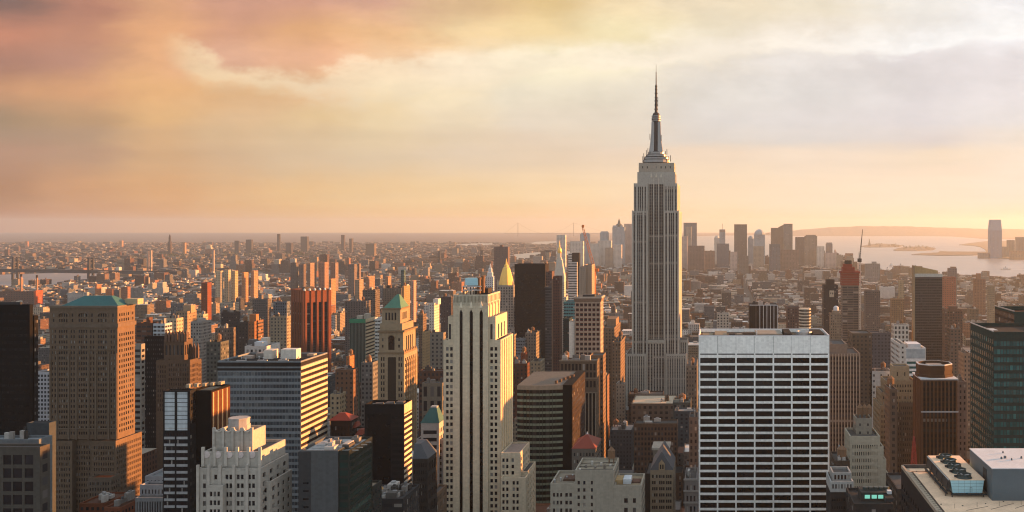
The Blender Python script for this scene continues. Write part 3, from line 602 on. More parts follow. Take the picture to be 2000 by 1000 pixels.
x0, x1, y0, y1, z1 = t.tier(683, 714, 623, Y, 31, (.06, .2, .15), dict(n=11, fu=.7, strip=1, top=4.6, m=.3, kind='window_strip', gl='green', dep=.3), dict(n=1, fu=.98, fh=3.9, fv=.45, top=3, kind='window_band', gl='fac', pcol=(.10, .07, .04)), roofc=(.25, .25, .22))
for k in range(12): x = x0+.3+k*(x1-x0-.6)/11; t.each('pinstripe', 'fac').box(x-.1, x+.1, y0-.35, y0-.02, 0, z1-4.6, (.3, .33, .31))
t.mb('top_band').box(x0-.2, x1+.02, y0-.3, y0-.01, z1-4.4, z1-.2, (.06, .34, .19))
t.mb('flank_wall').box(x1+.001, x1+.15, y0, y1, z1-3, z1, (.5, .42, .28))
for k in range(20): t.each('flank_spandrel', 'fac').box(x1+.003, x1+.2, y0, y1, z1-3-3.9*k-1.1, z1-3-3.9*k+1.0, (.46, .38, .26))
for a, b, d, hh in ((692, 703, 8, 4), (705, 714, 10, 6), (688, 695, 16, 3)): t.each('roof_unit', 'fac').box(WX(a, Y), WX(b, Y), Y+d, Y+d+8, z1-1, z1-1+hh, (.4, .36, .3))
t.done()
t = T('office_building', 'white banded block peeping out right of the green pinstriped tower', vis=655)
t.tier(727, 743, 622, 1210, 20, (.5, .5, .47), UV(3, 4.2, .9, .4), UV()); t.done()
# pyramid-topped cream tower
t = T('pyramid_tower', 'brown and cream setback tower with green copper pyramid and glowing orange flank', cat='tower', ref='the green pyramid tower', vis=830)
Y = 760; c = (.35, .29, .20)
x0, x1, y0, y1, z1 = t.tier(738, 789, 690, Y, 34, c, dict(pcols=[(743.5, 746.5), (748, 751), (759.5, 763), (764, 767.5), (768.5, 772), (778, 781), (782.5, 785.5)], fh=4.5, fv=.62, top=2), dict(n=6, fu=.45, fh=4.4, fv=.6, top=3, m=1.5))
for u_ in (.18, .34, .5, .66, .82): t.each('flank_pilaster', 'fac').box(x1+.002, x1+.5, y0+34*u_-.7, y0+34*u_+.7, 0, z1-6, (.34, .24, .14))
t.mb('dark_bay').box(WX(757.5, Y), WX(773.5, Y), Y-.06, Y-.015, 0, z1-3, (.08, .07, .06))
N2 = dict(pcols=[(745.5, 749), (758.5, 770.5), (778, 781.5)], fh=4.6, fv=.6, top=5); 
xa = t.tier(740.5, 787.5, 648, Y, 31, c, dict(pcols=[(745.5, 749), (777.5, 781)], fh=4.8, fv=.45, top=3.5), dict(n=4, fu=.5, fh=12, fv=.85, top=3, m=6), dY=1, yb=690, par=.3)
m = t.mb('great_arch', 'dark'); xc = WX(764.5, Y+1); r_ = 2.3; zt = WZ(661, Y+1)
pts = [(xc-r_, zt-8.5), (xc+r_, zt-8.5)]+[(xc+r_*math.cos(math.pi*k/8), zt+r_*math.sin(math.pi*k/8)) for k in range(9)]
for a, b in zip(pts, pts[1:]+pts[:1]): m.tri((xc, Y+.93, zt-3), (a[0], Y+.93, a[1]), (b[0], Y+.93, b[1]))
for k in range(8):
    q0, q1 = math.pi*k/8, math.pi*(k+1)/8; t.mb('arch_moulding').bar((xc+2.7*math.cos(q0), Y+.8, zt+2.7*math.sin(q0)), (xc+2.7*math.cos(q1), Y+.8, zt+2.7*math.sin(q1)), .55, (.33, .26, .17))
for part, a, b, ya, yb_, d, ov in (('cornice', 739, 788, 645.5, 649, 1, 1.0), ('cornice', 739.5, 788, 688, 692, .4, .6), ('cornice', 745, 782.5, 601.5, 604.5, 4.5, .6)):
    dp = 31 if ov < .9 else 32
    if ya < 640: dp = 21
    t.each(part, 'fac').box(WX(a, Y+d)-ov*.3, WX(b, Y+d)+ov, Y+d-ov, Y+d+dp+ov, WZ(yb_, Y+d), WZ(ya, Y+d), (.29, .22, .14))
t.tier(742, 785.5, 632, Y, 28, c, dict(n=7, fu=.45, fh=4.4, fv=.62, top=1.2, m=1), dict(n=8, fu=.5, fh=4.4, fv=.62, top=1.2, m=1), dY=2.5, yb=646, par=.8)
xq = t.tier(746, 782, 603, Y, 20, c, dict(pcols=[(752.5, 756), (758.5, 762), (764.5, 768), (770.5, 774)], fh=7.5, fv=.75, top=2), dict(n=5, fu=.5, fh=7.5, fv=.7, top=2, m=3), dY=4.8, yb=633, par=.2)
zz = WZ(601.5, Y+4.8)
m = t.mb('pyramid_roof', 'copper_lit'); m.frustum((xq[0]+1.2, xq[1]+.4, xq[2]-.2, xq[3]+.2, zz), (WX(775, Y+14), WX(780, Y+14), xq[2]+9, xq[2]+11, WZ(575, Y+14)))
for k in range(8): t.each('balustrade_urn', 'fac').lathe(x1-.4, y0+1.5+k*4.2, [(.6, z1), (.75, z1+1.2), (.2, z1+2.2)], 6, (.42, .3, .18))
t.done()
# cream tower with three dark strips
t = T('cream_tower', 'tall cream stone tower with three black vertical strips and stepped golden flank', cat='tower', ref='the cream tower with black strips')
Y = 600; c = (.52, .45, .33)
dbl = lambda *p: [q for a in p for q in ((a, a+5.6), (a+8.4, a+14))]
wN = dict(fh=3.68, fv=.58, top=3.4, dep=.5)
t.tier(866, 978, 664, Y, 36, c, dict(wN, pcols=sorted([(871, 876.2), (879, 884.2), (957.5, 962.8), (966, 971.2)])), dict(n=5, fu=.42, fh=3.68, fv=.58, top=3, m=1), roofc=(.4, .35, .28))
t.tier(875, 968, 618, Y, 33, c, dict(pcols=[(876.5, 880.8), (957.5, 962)], strip=1, top=4.5, kind='dark_strip', gl='glass', dep=.6), dict(n=3, fu=.4, strip=1, top=5, m=4, kind='dark_strip'), dY=.2, yb=664, roofc=(.4, .35, .28))
fr = Y-1.2
x0, x1, y0, y1, z1 = t.tier(885, 953.5, 597, fr, 32, c, dict(pcols=[(897.5, 903.5), (917, 923.5), (936.5, 943)], strip=1, top=4.0, kind='dark_strip', gl='black', dep=1.0), dict(n=3, fu=.3, strip=1, top=8, m=3, kind='dark_strip'), roofc=(.4, .35, .28))
for a in (900.5, 920.2, 939.8): # pointed strip heads
    m = t.each('strip_head', 'black'); x = WX(a, fr); z = z1-4.0; m.tri((x-.9, fr-.03, z-.02), (x+.9, fr-.03, z-.02), (x, fr-.03, z+1.9))
    m = t.each('finial', 'fac'); z = WZ(597, fr); m.frustum((x-.9, x+.9, fr-.5, fr+.6, z-1.2), (x-.15, x+.15, fr-.1, fr+.2, z+2.4), (.58, .52, .40))
crn = dict(n=24, fu=.42, fh=4.6, fv=.82, top=.5, m=.4, dep=.35, gl='fac', pcol=(.30, .27, .20), pfv=.01, kind='crown_flute')
xa = t.tier(885.5, 953, 575.5, Y, 34, (.47, .42, .32), crn, dict(crn, n=9), yb=597, dY=1.5, roofc=(.3, .26, .2))
zc = xa[4]
# water tanks and steel frame on the crown
m = t.mb('roof_frame', 'dark_steel'); xs = [WX(a, Y+10) for a in (906, 920, 933)]
for x in xs:
    for yy3 in (Y+9, Y+17): m.bar((x, yy3, zc-1), (x, yy3, zc+4.6), .45)
m2 = t.mb('roof_frame_beam', 'steel')
for z in (zc+2.2, zc+4.4):
    m2.bar((xs[0]-.6, Y+9, z), (xs[-1]+2.6, Y+9, z), .5); m2.bar((xs[0]-.6, Y+17, z), (xs[-1]+2.6, Y+17, z), .5); m2.bar((xs[0], Y+9, z), (xs[0], Y+17, z), .5); m2.bar((xs[-1], Y+9, z), (xs[-1], Y+17, z), .5)
t.mb('tank_casing', 'unit_blue').box(WX(909, Y+10), WX(933.5, Y+10), Y+9.5, Y+16.5, zc+5.0, zc+9.2)
for k in range(2): t.each('cooling_drum', 'timber').lathe(WX(936.5+k*4, Y+12), Y+11+k*5, [(1.1, zc+.2), (1.1, zc+8.5+k), (1.4, zc+8.5+k), (1.4, zc+9.6+k)], 10)
t.mb('plant_room').box(WX(925, Y+16), WX(951, Y+16), Y+19, Y+30, zc-1, zc+2.6, (.1, .09, .085))
# lower wings
t.tier(978.5, 1016, 884, Y, 30, c, dict(wN, pcols=[(981, 985.5), (988.5, 993), (999, 1004)], top=2.6), dict(n=5, fu=.45, fh=3.68, fv=.58, top=2.6, m=1), dY=-4, roofc=(.34, .29, .26))
t.tier(978.5, 1027, 933, Y, 28, c, dict(wN, pcols=[(981, 985.5), (988.5, 993), (1001, 1005.5), (1008.5, 1013)], top=1.2), dict(n=5, fu=.45, fh=3.68, fv=.58, top=1.4, m=1), dY=-8, roofc=(.4, .35, .28))
t.tier(1016.5, 1031, 921, Y, 26, c, dict(n=2, fu=.45, fh=3.68, fv=.58, top=2), dict(n=5, fu=.45, fh=3.68, fv=.58, top=2), dY=0)
for k in range(5):
    ya = Y+3+k*6.6; t.each('flank_pier', 'fac').box(WX(978, Y)+.002, WX(978, Y)+.5, ya, ya+1.6, 60, WZ(664, Y)-.6, (.56, .46, .30))
for k in range(4):
    ya = fr+3+k*8; t.each('flank_pier', 'fac').box(x1+.002, x1+.5, ya, ya+2, WZ(664, Y), z1+1.2, (.56, .46, .30))
t.done()
# curved glass tower
t = T('curved_glass_tower', 'dark office tower with bowed green glass bands and a blank black edge', cat='tower', ref='the bowed green glass tower', vis=960)
Y = 690; xa, xb = WX(1010, Y), WX(1099, Y); z1 = WZ(752, Y); c = (.23, .31, .25); n = 14; sag = 2.6
arc = [(xa+(xb-xa)*k/n, Y-sag*math.sin(math.pi*(k/n)**.85)) for k in range(n+1)]
mb = t.mb('wall'); fh = 4.0; t.grow(xa, WX(1118, Y), Y-sag, Y+66, z1)
def ring(za, zb, off, col, mbx):
    for (ax, ay), (bx_, by) in zip(arc, arc[1:]): mbx.quad((ax, ay+off, za), (bx_, by+off, za), (bx_, by+off, zb), (ax, ay+off, zb), ((0, 0), (1.6, 0), (1.6, 1), (0, 1)), col, (.9, 1, 0) if off else (0, 0, 0))
ring(z1-3, z1, 0, (.30, .29, .24), mb); z = z1-3
ring(0, z1-3, .5, (.02, .024, .026), t.mb('curtain_wall', 'dark')); k = 0
while z > 40:
    m = t.each('spandrel_band', 'fac'); ring(z-fh, z-fh+1.5, 0, c, m)
    for (ax, ay), (bx_, by) in zip(arc, arc[1:]):
        for zz in (z-fh, z-fh+1.5): m.quad((ax, ay, zz), (bx_, by, zz), (bx_, by+.6, zz), (ax, ay+.6, zz), None, c)
    z -= fh
mb.box(xb, WX(1118, Y), Y, Y+66, 0, z1, (.014, .015, .017)); mb.box(xa, xb, Y+1.5, Y+66, 0, z1-.6, (.05, .05, .05))
rfm = t.mb('roof'); 
for (ax, ay), (bx_, by) in zip(arc, arc[1:]): rfm.quad((ax, ay, z1-.3), (bx_, by, z1-.3), (bx_, Y+66, z1-.3), (ax, Y+66, z1-.3), None, (.22, .205, .175))
t.face(t.mb('side_wall'), (WX(1118, Y)+.01, Y, 0), (0, 1, 0), (1, 0, 0), 66, 0, z1-.2, (.06, .04, .032), UV(3, 4, .5, .5))
for k in range(5): t.each('roof_unit', 'fac').box(WX(1080, Y)+k*1.6, WX(1084, Y)+k*1.9, Y+8+k*7, Y+12+k*7, z1-.3, z1+1.5, (.2, .15, .12))
for k in range(11): t.each('mullion', 'fac').box(arc[k+2][0]-.12, arc[k+2][0]+.12, arc[k+2][1]-.12, arc[k+2][1]+.5, 30, z1-3, (.09, .1, .09))
t.done()
# cream buildings bottom centre
t = T('stone_building', 'pale stone apartment block with two roof levels and tan penthouse at bottom centre', ref='the pale stone block at bottom centre')
Y = 450; c = (.36, .33, .27)
t.tier(1075, 1123, 944, Y, 24, c, dict(pcols=[(1080, 1084), (1087, 1091), (1094, 1098), (1104, 1109), (1112, 1117)], fh=3.4, fv=.5, top=3.4), UV(), roofc=(.3, .26, .2))
t.tier(1123.2, 1199, 918, Y, 24, c, dict(pcols=[(1128, 1132.5), (1139, 1143.5), (1154, 1158)], fh=3.2, fv=.5, top=4), UV(), roofc=(.33, .29, .22))
t.tier(1199.2, 1253, 948, Y, 22, c, dict(pcols=[(1219, 1226), (1236, 1242)], fh=4.2, fv=.5, top=4.6), UV(), roofc=(.34, .27, .18))
t.pbox('penthouse', 'fac', 1100, 1122, 936, 946, Y+8, 8, (.2, .12, .09)); t.pbox('penthouse', 'fac', 1200, 1216, 938, 950, Y+6, 9, (.48, .34, .18)); t.pbox('bulkhead', 'membrane', 1217, 1232, 936, 950, Y+6, 8)
t.pbox('bulkhead', 'fac', 1234, 1250, 941, 950, Y+8, 6, (.22, .12, .09)); t.pbox('roof_shed', 'dark_steel', 1200, 1236, 926, 934, Y+26, 8)
zr = WZ(918, Y)-1; zl = WZ(944, Y)-1
for k in range(7): t.each('roof_unit', 'fac').box(WX(1128+k*9.5, Y), WX(1132+k*9.5, Y), Y+3+(k*5) % 11, Y+5+(k*5) % 11, zr, zr+.7+(k % 3)*.5, (.25, .23, .2) if k % 2 else (.42, .4, .36))
for k in range(3): t.each('pipe', 'dark_steel').bar((WX(1126, Y), Y+4+k*6, zr+.25), (WX(1196, Y), Y+5+k*6.4, zr+.25), .22)
for k in range(4): t.each('vent_pipe', 'steel').lathe(WX(1080+k*10, Y), Y+5+k*3, [(.3, zl), (.3, zl+1.3), (.5, zl+1.4), (.1, zl+1.7)], 8)
water_tank(t, WX(1186, Y), Y+18, zr, 1.7); t.done()
# red pyramid
t = T('red_pyramid_tower', 'brown office tower with a red pyramid roof glowing on its right face', cat='tower', ref='the red pyramid roof', vis=925)
Y = 580; x0, x1, y0, y1, z1 = t.tier(1117, 1163, 876, Y, 27, (.22, .19, .16), dict(n=7, fu=.5, fh=4, fv=.5, top=1.4, m=.6), dict(n=1, fu=.96, fh=3.6, fv=.5, top=1.5, kind='window_band', gl='fac', pcol=(.10, .05, .03)), par=0)
ax, ay, az = WX(1147, Y+13), Y+13, WZ(847, Y+13); m = t.mb('pyramid_roof', 'red_tile'); e = (x0-.2, x1+.4, y0-.4, y1+.4, z1)
m.tri((e[0], e[2], z1), (e[1], e[2], z1), (ax, ay, az)); m.tri((e[1], e[2], z1), (e[1], e[3], z1), (ax, ay, az)); m.tri((e[1], e[3], z1), (e[0], e[3], z1), (ax, ay, az)); m.tri((e[0], e[3], z1), (e[0], e[2], z1), (ax, ay, az))
t.each('roof_finial', 'membrane').lathe(ax, ay, [(.8, az-1), (.1, az+1.4)], 6); t.done()
# gabled tower
t = T('gabled_building', 'tan stone building with steep slate gable and stone dormer, rows of small windows', ref='the slate gabled building')
Y = 480; c = (.30, .24, .17); x0, x1, y0, y1, z1 = t.tier(1270, 1315, 918, Y, 26, c, dict(n=3, g=3, gap=.06, fu=.8, fh=2.9, fv=.55, top=1.6, m=.5), UV(), par=0)
xm = (x0+x1)/2; zr = WZ(882, Y); m = t.mb('gable_roof', 'slate')
m.quad((x0, y0, z1), (xm, y0+.4, zr), (xm, y1, zr), (x0, y1, z1)); m.quad((xm, y0+.4, zr), (x1, y0, z1), (x1, y1, z1), (xm, y1, zr)); m.tri((x0, y0+.05, z1), (x1, y0+.05, z1), (xm, y0+.4, zr)); m.tri((x1, y1, z1), (x0, y1, z1), (xm, y1, zr))
m = t.mb('dormer'); za = WZ(905, Y); zd = WZ(897, Y); hw = 1.4
m.quad((xm-hw, y0-.3, z1), (xm+hw, y0-.3, z1), (xm+hw, y0-.3, za), (xm-hw, y0-.3, za), None, (.36, .27, .17)); m.tri((xm-hw, y0-.3, za), (xm+hw, y0-.3, za), (xm, y0-.3, zd), (.36, .27, .17))
for s_ in (-1, 1): m.quad((xm+s_*hw, y0-.3, z1), (xm+s_*hw, y0+3, z1), (xm+s_*hw, y0+3, za), (xm+s_*hw, y0-.3, za), None, c); m.quad((xm+s_*hw, y0-.3, za), (xm, y0-.3, zd), (xm, y0+3, zd), (xm+s_*hw, y0+3, za), None, (.1, .1, .11))
for s_ in (-.55, .55): t.each('window', 'dark').box(xm+s_-.32, xm+s_+.32, y0-.36, y0-.31, z1+.5, z1+2.6)
t.tier(1260, 1270, 925, Y, 26, (.07, .06, .055), None, None, dY=1); t.done()
t = T('stone_building', 'square tan block with flat cornice rising behind the slate gabled building', vis=890)
x0, x1, y0, y1, z1 = t.tier(1275, 1306, 876, 560, 16, (.25, .22, .18), UV(4, 5, .3, .5), None); t.mb('cornice').box(x0-.6, x1+.6, y0-.6, y1+.6, z1-.8, z1+.4, (.36, .33, .28)); t.done()
t = T('ornate_building', 'ornate grey building with cornice and arched windows tucked left of the white gridded slab')
Y = 470; x0, x1, y0, y1, z1 = t.tier(1337, 1362, 935, Y, 22, (.22, .20, .19), dict(n=3, fu=.5, fh=4.8, fv=.55, top=2, dep=.6), None)
for zq in (z1, z1-5.2, z1-10.5): t.each('cornice', 'fac').box(x0-.5, x1+.5, y0-.7, y0-.01, zq-.7, zq, (.28, .26, .24))
clutter(t, x0, x1, y0, y1, z1-1, 3, RB); t.done()
# red brown gridded tower with octagonal top
t = T('red_grid_tower', 'red brown tower gridded with pale balconies under a flared square crown', cat='tower', ref='the red gridded tower', vis=705)
Y = 900; xq = t.tier(1122.5, 1173, 590, Y, 22, (.40, .31, .24), dict(n=6, fu=.72, fh=4.3, fv=.62, top=.4, m=.5, gl='fac', pcol=(.23, .055, .045), pfv=.45, pfh=2.4, dep=.8), UV(4, 4.3, .3, .5), par=.3)
x0, x1, y0, y1, z1 = xq; m = t.mb('crown'); zt = WZ(579.5, Y)
m.frustum((x0, x1, y0, y1, z1), (x0-1, x1+1.2, y0-1.2, y1+1, zt-1.4), (.30, .22, .17)); 
for a, b, c_, d in ((x0-1, x1+1.2, y0-1.2, y0-.4), (x0-1, x1+1.2, y1, y1+1), (x0-1, x0, y0-.4, y1), (x1, x1+1.2, y0-.4, y1)): m.box(a, b, c_, d, zt-1.4, zt, (.42, .36, .30))
t.bx('roof_plant', 'dark_steel', x0+6, x1-6, y0+7, y1-4, zt-1.5, zt+1.2); t.done()
t = T('white_slab', 'narrow white blank slab attached left of the red gridded tower', cat='building', vis=700)
t.tier(1111.5, 1122, 628, 905, 20, (.55, .53, .48), None, None); t.done()
t = T('glass_building', 'turquoise glass block behind the narrow white blank slab', vis=625)
t.tier(1101, 1124, 589, 1180, 24, (.10, .27, .29), UV(2.5, 3.6, .8, .5, col=(.12, .32, .34)), None); t.done()
t = T('glass_building', 'dark teal glass slab below the turquoise block, left of the narrow white slab', vis=700)
t.tier(1100, 1112, 622, 930, 20, (.04, .08, .09), UV(2.2, 3.4, .6, .5), None); t.done()
t = T('ribbed_tower', 'brown tower with pale vertical ribs below and an orange sunlit flank', cat='tower', ref='the ribbed brown tower', vis=870)
Y = 820; c = (.21, .165, .125)
x0, x1, y0, y1, z1 = t.tier(1093, 1166, 704, Y, 17, c, dict(n=10, fu=.62, fh=6.8, fv=.78, top=2, m=.6, zmin=WZ(765, Y)), dict(n=4, fu=.36, fh=3.6, fv=.55, top=2, m=1), roofc=(.2, .2, .19))
for k in range(11): x = x0+1+k*(x1-x0-2)/10; t.each('rib', 'fac').box(x-.45, x+.45, y0-.55, y0-.02, 0, WZ(768, Y), (.33, .28, .22)); 
m = t.mb('window_wall', 'dark'); m.quad((x0+1, y0-.08, 20), (x1-1, y0-.08, 20), (x1-1, y0-.08, WZ(768, Y)), (x0+1, y0-.08, WZ(768, Y)))
for z_ in (704, 738, 766): t.each('cornice', 'fac').box(x0-.6, x1+.6, y0-.8, y0-.58, WZ(z_, Y)-.6, WZ(z_, Y)+.3, (.3, .25, .19))
t.tier(1152, 1178, 694, Y, 20, (.26, .18, .12), UV(3, 3.6), UV(3, 3.6, .4, .5), dY=24); clutter(t, x0, x1, y0, y1, z1-1, 6, RB, True); t.done()
# ------------------------------------------------------------------ the tallest tower
t = T('skyscraper', 'tallest limestone skyscraper with setbacks, metal mooring mast and long antenna', cat='skyscraper', ref='the tallest skyscraper', vis=770)
Y = 1250; c = (.39, .375, .335)
st = dict(strip=1, top=2.2, dep=.8, kind='window_strip', gl='fac', pcol=(.165, .165, .165), pfh=3.7, pfv=.5)
side = dict(st, n=9, fu=.3, m=3)
lw = [(1237.6, 1240.4), (1244.4, 1247), (1248.2, 1250.8), (1252, 1254.6), (1258.8, 1261.6)]; rw = [(1299.6, 1302.4), (1306.4, 1309), (1310.2, 1312.8), (1314, 1316.6), (1320, 1322.8)]
ctr = [(1268.5, 1271.3), (1272.4, 1275.2), (1278.2, 1281), (1282.1, 1284.9), (1288, 1290.8), (1291.8, 1294.6)]
t.tier(1234.5, 1264.8, 412, Y, 50, c, dict(st, pcols=lw), None, par=.8); t.tier(1297.5, 1326, 412, Y, 105, c, dict(st, pcols=rw), dict(side, n=6, fu=.16), par=.8)
t.tier(1237.8, 1264.8, 358, Y, 46, c, dict(st, pcols=[(a+1.8, b+1.4) for a, b in lw[:4]]+[(1259, 1261.4)], top=4), None, dY=2, yb=412, par=.8); t.tier(1297.5, 1322.8, 358, Y, 98, c, dict(st, pcols=[(1299.5, 1302)]+[(a-1.4, b-1.8) for a, b in rw[1:]], top=4), dict(side, n=6, fu=.16), dY=2, yb=412, par=.8)
t.tier(1264.8, 1297.5, 345, Y, 40, (.355, .335, .29), dict(st, pcols=ctr, top=4.5), None, dY=5, par=.8)
t.tier(1244.8, 1318.8, 336, Y, 38, c, dict(pcols=[(1249, 1251), (1258, 1260.5), (1301, 1303.5), (1309, 1312)], fh=14, fv=.62, top=3, dep=.8), dict(st, n=5), dY=4.9, yb=360, par=.8)
t.tier(1247.5, 1316.8, 318, Y, 36, (.375, .34, .285), dict(n=7, fu=.2, fh=7, fv=.4, top=2, m=2), dict(n=5, fu=.25, fh=7, fv=.4, top=2), dY=5.6, yb=338, par=1.2)
for a in (1271.8, 1281.5, 1291.3):
    m = t.each('stone_finial', 'fac'); x = WX(a, Y+4); z = WZ(345, Y+4); m.frustum((x-1.3, x+1.3, Y+4.0, Y+4.8, z-1), (x-.2, x+.2, Y+4.3, Y+4.7, z+4.5), (.48, .45, .38))
for a in (1235, 1256.8, 1264, 1298.2, 1304.5, 1318, 1325.3):
    x = WX(a, Y); t.each('corner_pier', 'fac').box(x-.5, x+.5, Y-.5, Y-.02, 60, WZ(412, Y)+.8, (.47, .44, .385))
for a in (1276.7, 1286.4):
    x = WX(a, Y+5); t.each('centre_pier', 'fac').box(x-.45, x+.45, Y+4.4, Y+4.98, 60, WZ(347, Y), (.45, .42, .37))
lowN = dict(st, n=15, fu=.42, m=1.5, top=3)
t.tier(1222.6, 1262, 691, Y, 58, c, dict(lowN, n=8), None, dY=-9); t.tier(1300, 1341.5, 691, Y, 58, c, dict(lowN, n=8), side, dY=-9)
t.tier(1262, 1300, 664, Y, 20, c, dict(lowN, n=6, fu=.55, top=4.5), None, dY=-6, par=.6)
for k in range(3): # arches over the middle bay
    xm = WX(1270+k*11, Y-6); z = WZ(664, Y-6)-5; m = t.each('arch_hood', 'fac')
    for j in range(6): q0, q1 = math.pi*j/6, math.pi*(j+1)/6; m.bar((xm+3*math.cos(q0), Y-6.3, z+2.4*math.sin(q0)), (xm+3*math.cos(q1), Y-6.3, z+2.4*math.sin(q1)), .9, (.42, .39, .33))
t.tier(1326, 1343, 664, Y, 30, c, dict(lowN, n=3), dict(side, n=5), dY=8)
t.tier(1205, 1223, 716, Y, 40, c, dict(lowN, n=4), None, dY=2); t.tier(1341, 1363, 716, Y, 40, c, dict(lowN, n=4), UV(), dY=2)
# crown and mooring mast
xm, ym = WX(1281.5, Y+22), Y+22; Ym = Y+22
k_ = Ym/F; zr = WZ(318, Ym)-1
m = t.mb('crown_tier', 'silver_wing')
for r, ya, yb in ((26.5, 317.5, 312.5), (24.5, 311, 308), (19.5, 306, 302.5), (15.5, 301.5, 297)): m.lathe(xm, ym, [(r*k_, WZ(ya, Ym)), (r*k_, WZ(yb, Ym)), (r*k_-1.2, WZ(yb, Ym))], 16, None, math.pi/16, (1, .8))
m = t.mb('crown_band', 'dark_steel')
for r, ya, yb in ((25, 319, 311), (23, 312.6, 306), (17.5, 308.1, 301), (14, 302.6, 296)): m.lathe(xm, ym, [(r*k_, WZ(ya, Ym)), (r*k_, WZ(yb, Ym))], 16, None, math.pi/16, (1, .8))
m = t.mb('mast_shaft', 'dark_steel'); m.lathe(xm, ym, [(8.2*k_, WZ(297, Ym)), (7.6*k_, WZ(262, Ym)), (7.2*k_, WZ(236, Ym)), (8.6*k_, WZ(235, Ym)), (8.6*k_, WZ(231.5, Ym)), (7.6*k_, WZ(231, Ym)), (7.6*k_, WZ(226, Ym)), (7*k_, WZ(225, Ym)), (4, WZ(222, Ym)), (1.6, WZ(219, Ym))], 14)
for sx_, sy_ in ((-1, -1), (1, -1), (1, 1), (-1, 1)):
    m = t.each('mast_wing', 'silver_wing'); pr = [(297, 13.5), (280, 11), (262, 9.4), (238, 8.6)]
    for (ya, ra), (yb, rb) in zip(pr, pr[1:]):
        lo = sorted((xm+sx_*3.6*k_, xm+sx_*ra*k_)); hi = sorted((xm+sx_*3.6*k_, xm+sx_*rb*k_)); la = sorted((ym+sy_*2.5*k_, ym+sy_*ra*.75*k_)); ha = sorted((ym+sy_*2.5*k_, ym+sy_*rb*.75*k_))
        m.frustum((*lo, *la, WZ(ya, Ym)), (*hi, *ha, WZ(yb, Ym)))
m = t.mb('mast_ring', 'steel')
for y_ in (236, 232, 228): m.lathe(xm, ym, [(9.2*k_, WZ(y_, Ym)), (9.2*k_, WZ(y_-1.2, Ym)), (7.2*k_, WZ(y_-1.2, Ym))], 14)
m = t.mb('antenna', 'dark_steel'); m.lathe(xm, ym, [(3.0*k_, WZ(224, Ym)), (2.6*k_, WZ(205, Ym)), (2.2*k_, WZ(188, Ym)), (1.9*k_, WZ(166, Ym)), (1.1*k_, WZ(165, Ym)), (.8*k_, WZ(141, Ym)), (.4*k_, WZ(140, Ym)), (.3*k_, WZ(126, Ym))], 6)
for y_, l_ in ((214, 3.6), (206, 3.2), (198, 3.4), (192, 2.8), (183, 2.8), (176, 2.4), (170, 2.2)): t.each('antenna_bracket', 'dark_steel').box(xm-l_*k_, xm+l_*k_, ym-.7, ym+.7, WZ(y_, Ym), WZ(y_, Ym)+1.1)
m = t.each('antenna_bracket', 'dark_steel'); m.box(xm+3.2*k_, xm+3.9*k_, ym-.3, ym+.3, WZ(208, Ym), WZ(190, Ym))
for a, y_ in ((1256, 306), (1258, 300), (1263, 294), (1266, 290), (1300, 296), (1303, 292), (1306, 306), (1310, 304), (1270, 262), (1292, 264)):
    x = WX(a, Ym); t.each('small_antenna', 'dark_steel').box(x-.35, x+.35, ym-6, ym-5.3, WZ(y_+12, Ym), WZ(y_, Ym))
t.done()
# ------------------------------------------------------------------ towers of the middle distance
t = T('gold_pyramid_tower', 'pale stone tower with a shining gold pyramid spire', cat='tower', ref='the gold pyramid tower', vis=652)
Y = 1900; c = (.33, .31, .27)
x0, x1, y0, y1, z1 = t.tier(971, 1003, 557, Y, 28, c, dict(n=6, fu=.5, fh=5, fv=.6, top=3), dict(n=4, fu=.4, fh=5, fv=.6, top=3))
xc, yc = (x0+x1)/2-1, (y0+y1)/2
t.mb('gold_pyramid', 'gold').lathe(xc, yc, [(14.5, z1-.5), (11, WZ(540, Y)), (6.5, WZ(524, Y)), (4.4, WZ(522, Y)), (4.2, WZ(519, Y)), (2.2, WZ(516, Y)), (.1, WZ(505, Y))], 8, None, math.pi/8)
for a in (972, 1002): t.each('pinnacle', 'fac').lathe(WX(a, Y), y0+2, [(1.8, z1), (1.6, z1+5), (.1, z1+11)], 6, (.4, .36, .28))
t.tier(1003, 1012, 580, Y, 26, c, UV(4, 5), UV(4, 5, .4), dY=4); t.tier(1006, 1030, 596, Y, 30, c, dict(n=5, fu=.5, fh=5, fv=.6, top=3), dict(n=4, fu=.4, fh=5, fv=.6, top=3), dY=-6)
t.tier(962, 1004, 640, Y, 50, c, UV(4, 5), UV(4, 5), dY=-16); t.done()
t = T('dark_tower', 'broad black bronze slab right of the gold pyramid tower', cat='tower', ref='the broad black slab', vis=700)
t.tier(1005, 1065, 516, 1450, 30, (.035, .03, .03), dict(n=26, fu=.55, fh=4, fv=.5, top=11, dep=.3, gl='black'), dict(n=10, fu=.5, fh=4, fv=.5, top=11, gl='black'), par=1.5); t.done()
t = T('brick_tower', 'slender purple brown tower with an orange lit edge right of the broad black slab', cat='tower', vis=720)
t.tier(1066, 1078, 530, 1330, 20, (.20, .13, .12), UV(3, 3.6, .5, .5), None); t.tier(1065, 1079, 560, 1280, 20, (.14, .14, .15), UV(2.5, 3.6, .9, .55), None); t.done()
t = T('brick_tower', 'slender dark red tower with an orange lit edge in front of the white clock tower', cat='tower', ref='the slender dark red tower', vis=790)
t.tier(1080, 1093, 540, 1200, 22, (.20, .10, .085), UV(2.6, 3.4, .4, .5), UV(3, 3.4, .4, .5)); t.tier(1077.5, 1080, 545, 1200, 18, (.3, .2, .14), None, None, dY=1); t.done()  # thin lighter strip, sunlight on the edge put into its colour
t = T('clock_tower', 'white stone campanile with gilded cupola lit by the sun', cat='tower', ref='the white campanile', vis=700)
Y = 2100; c = (.46, .43, .37)
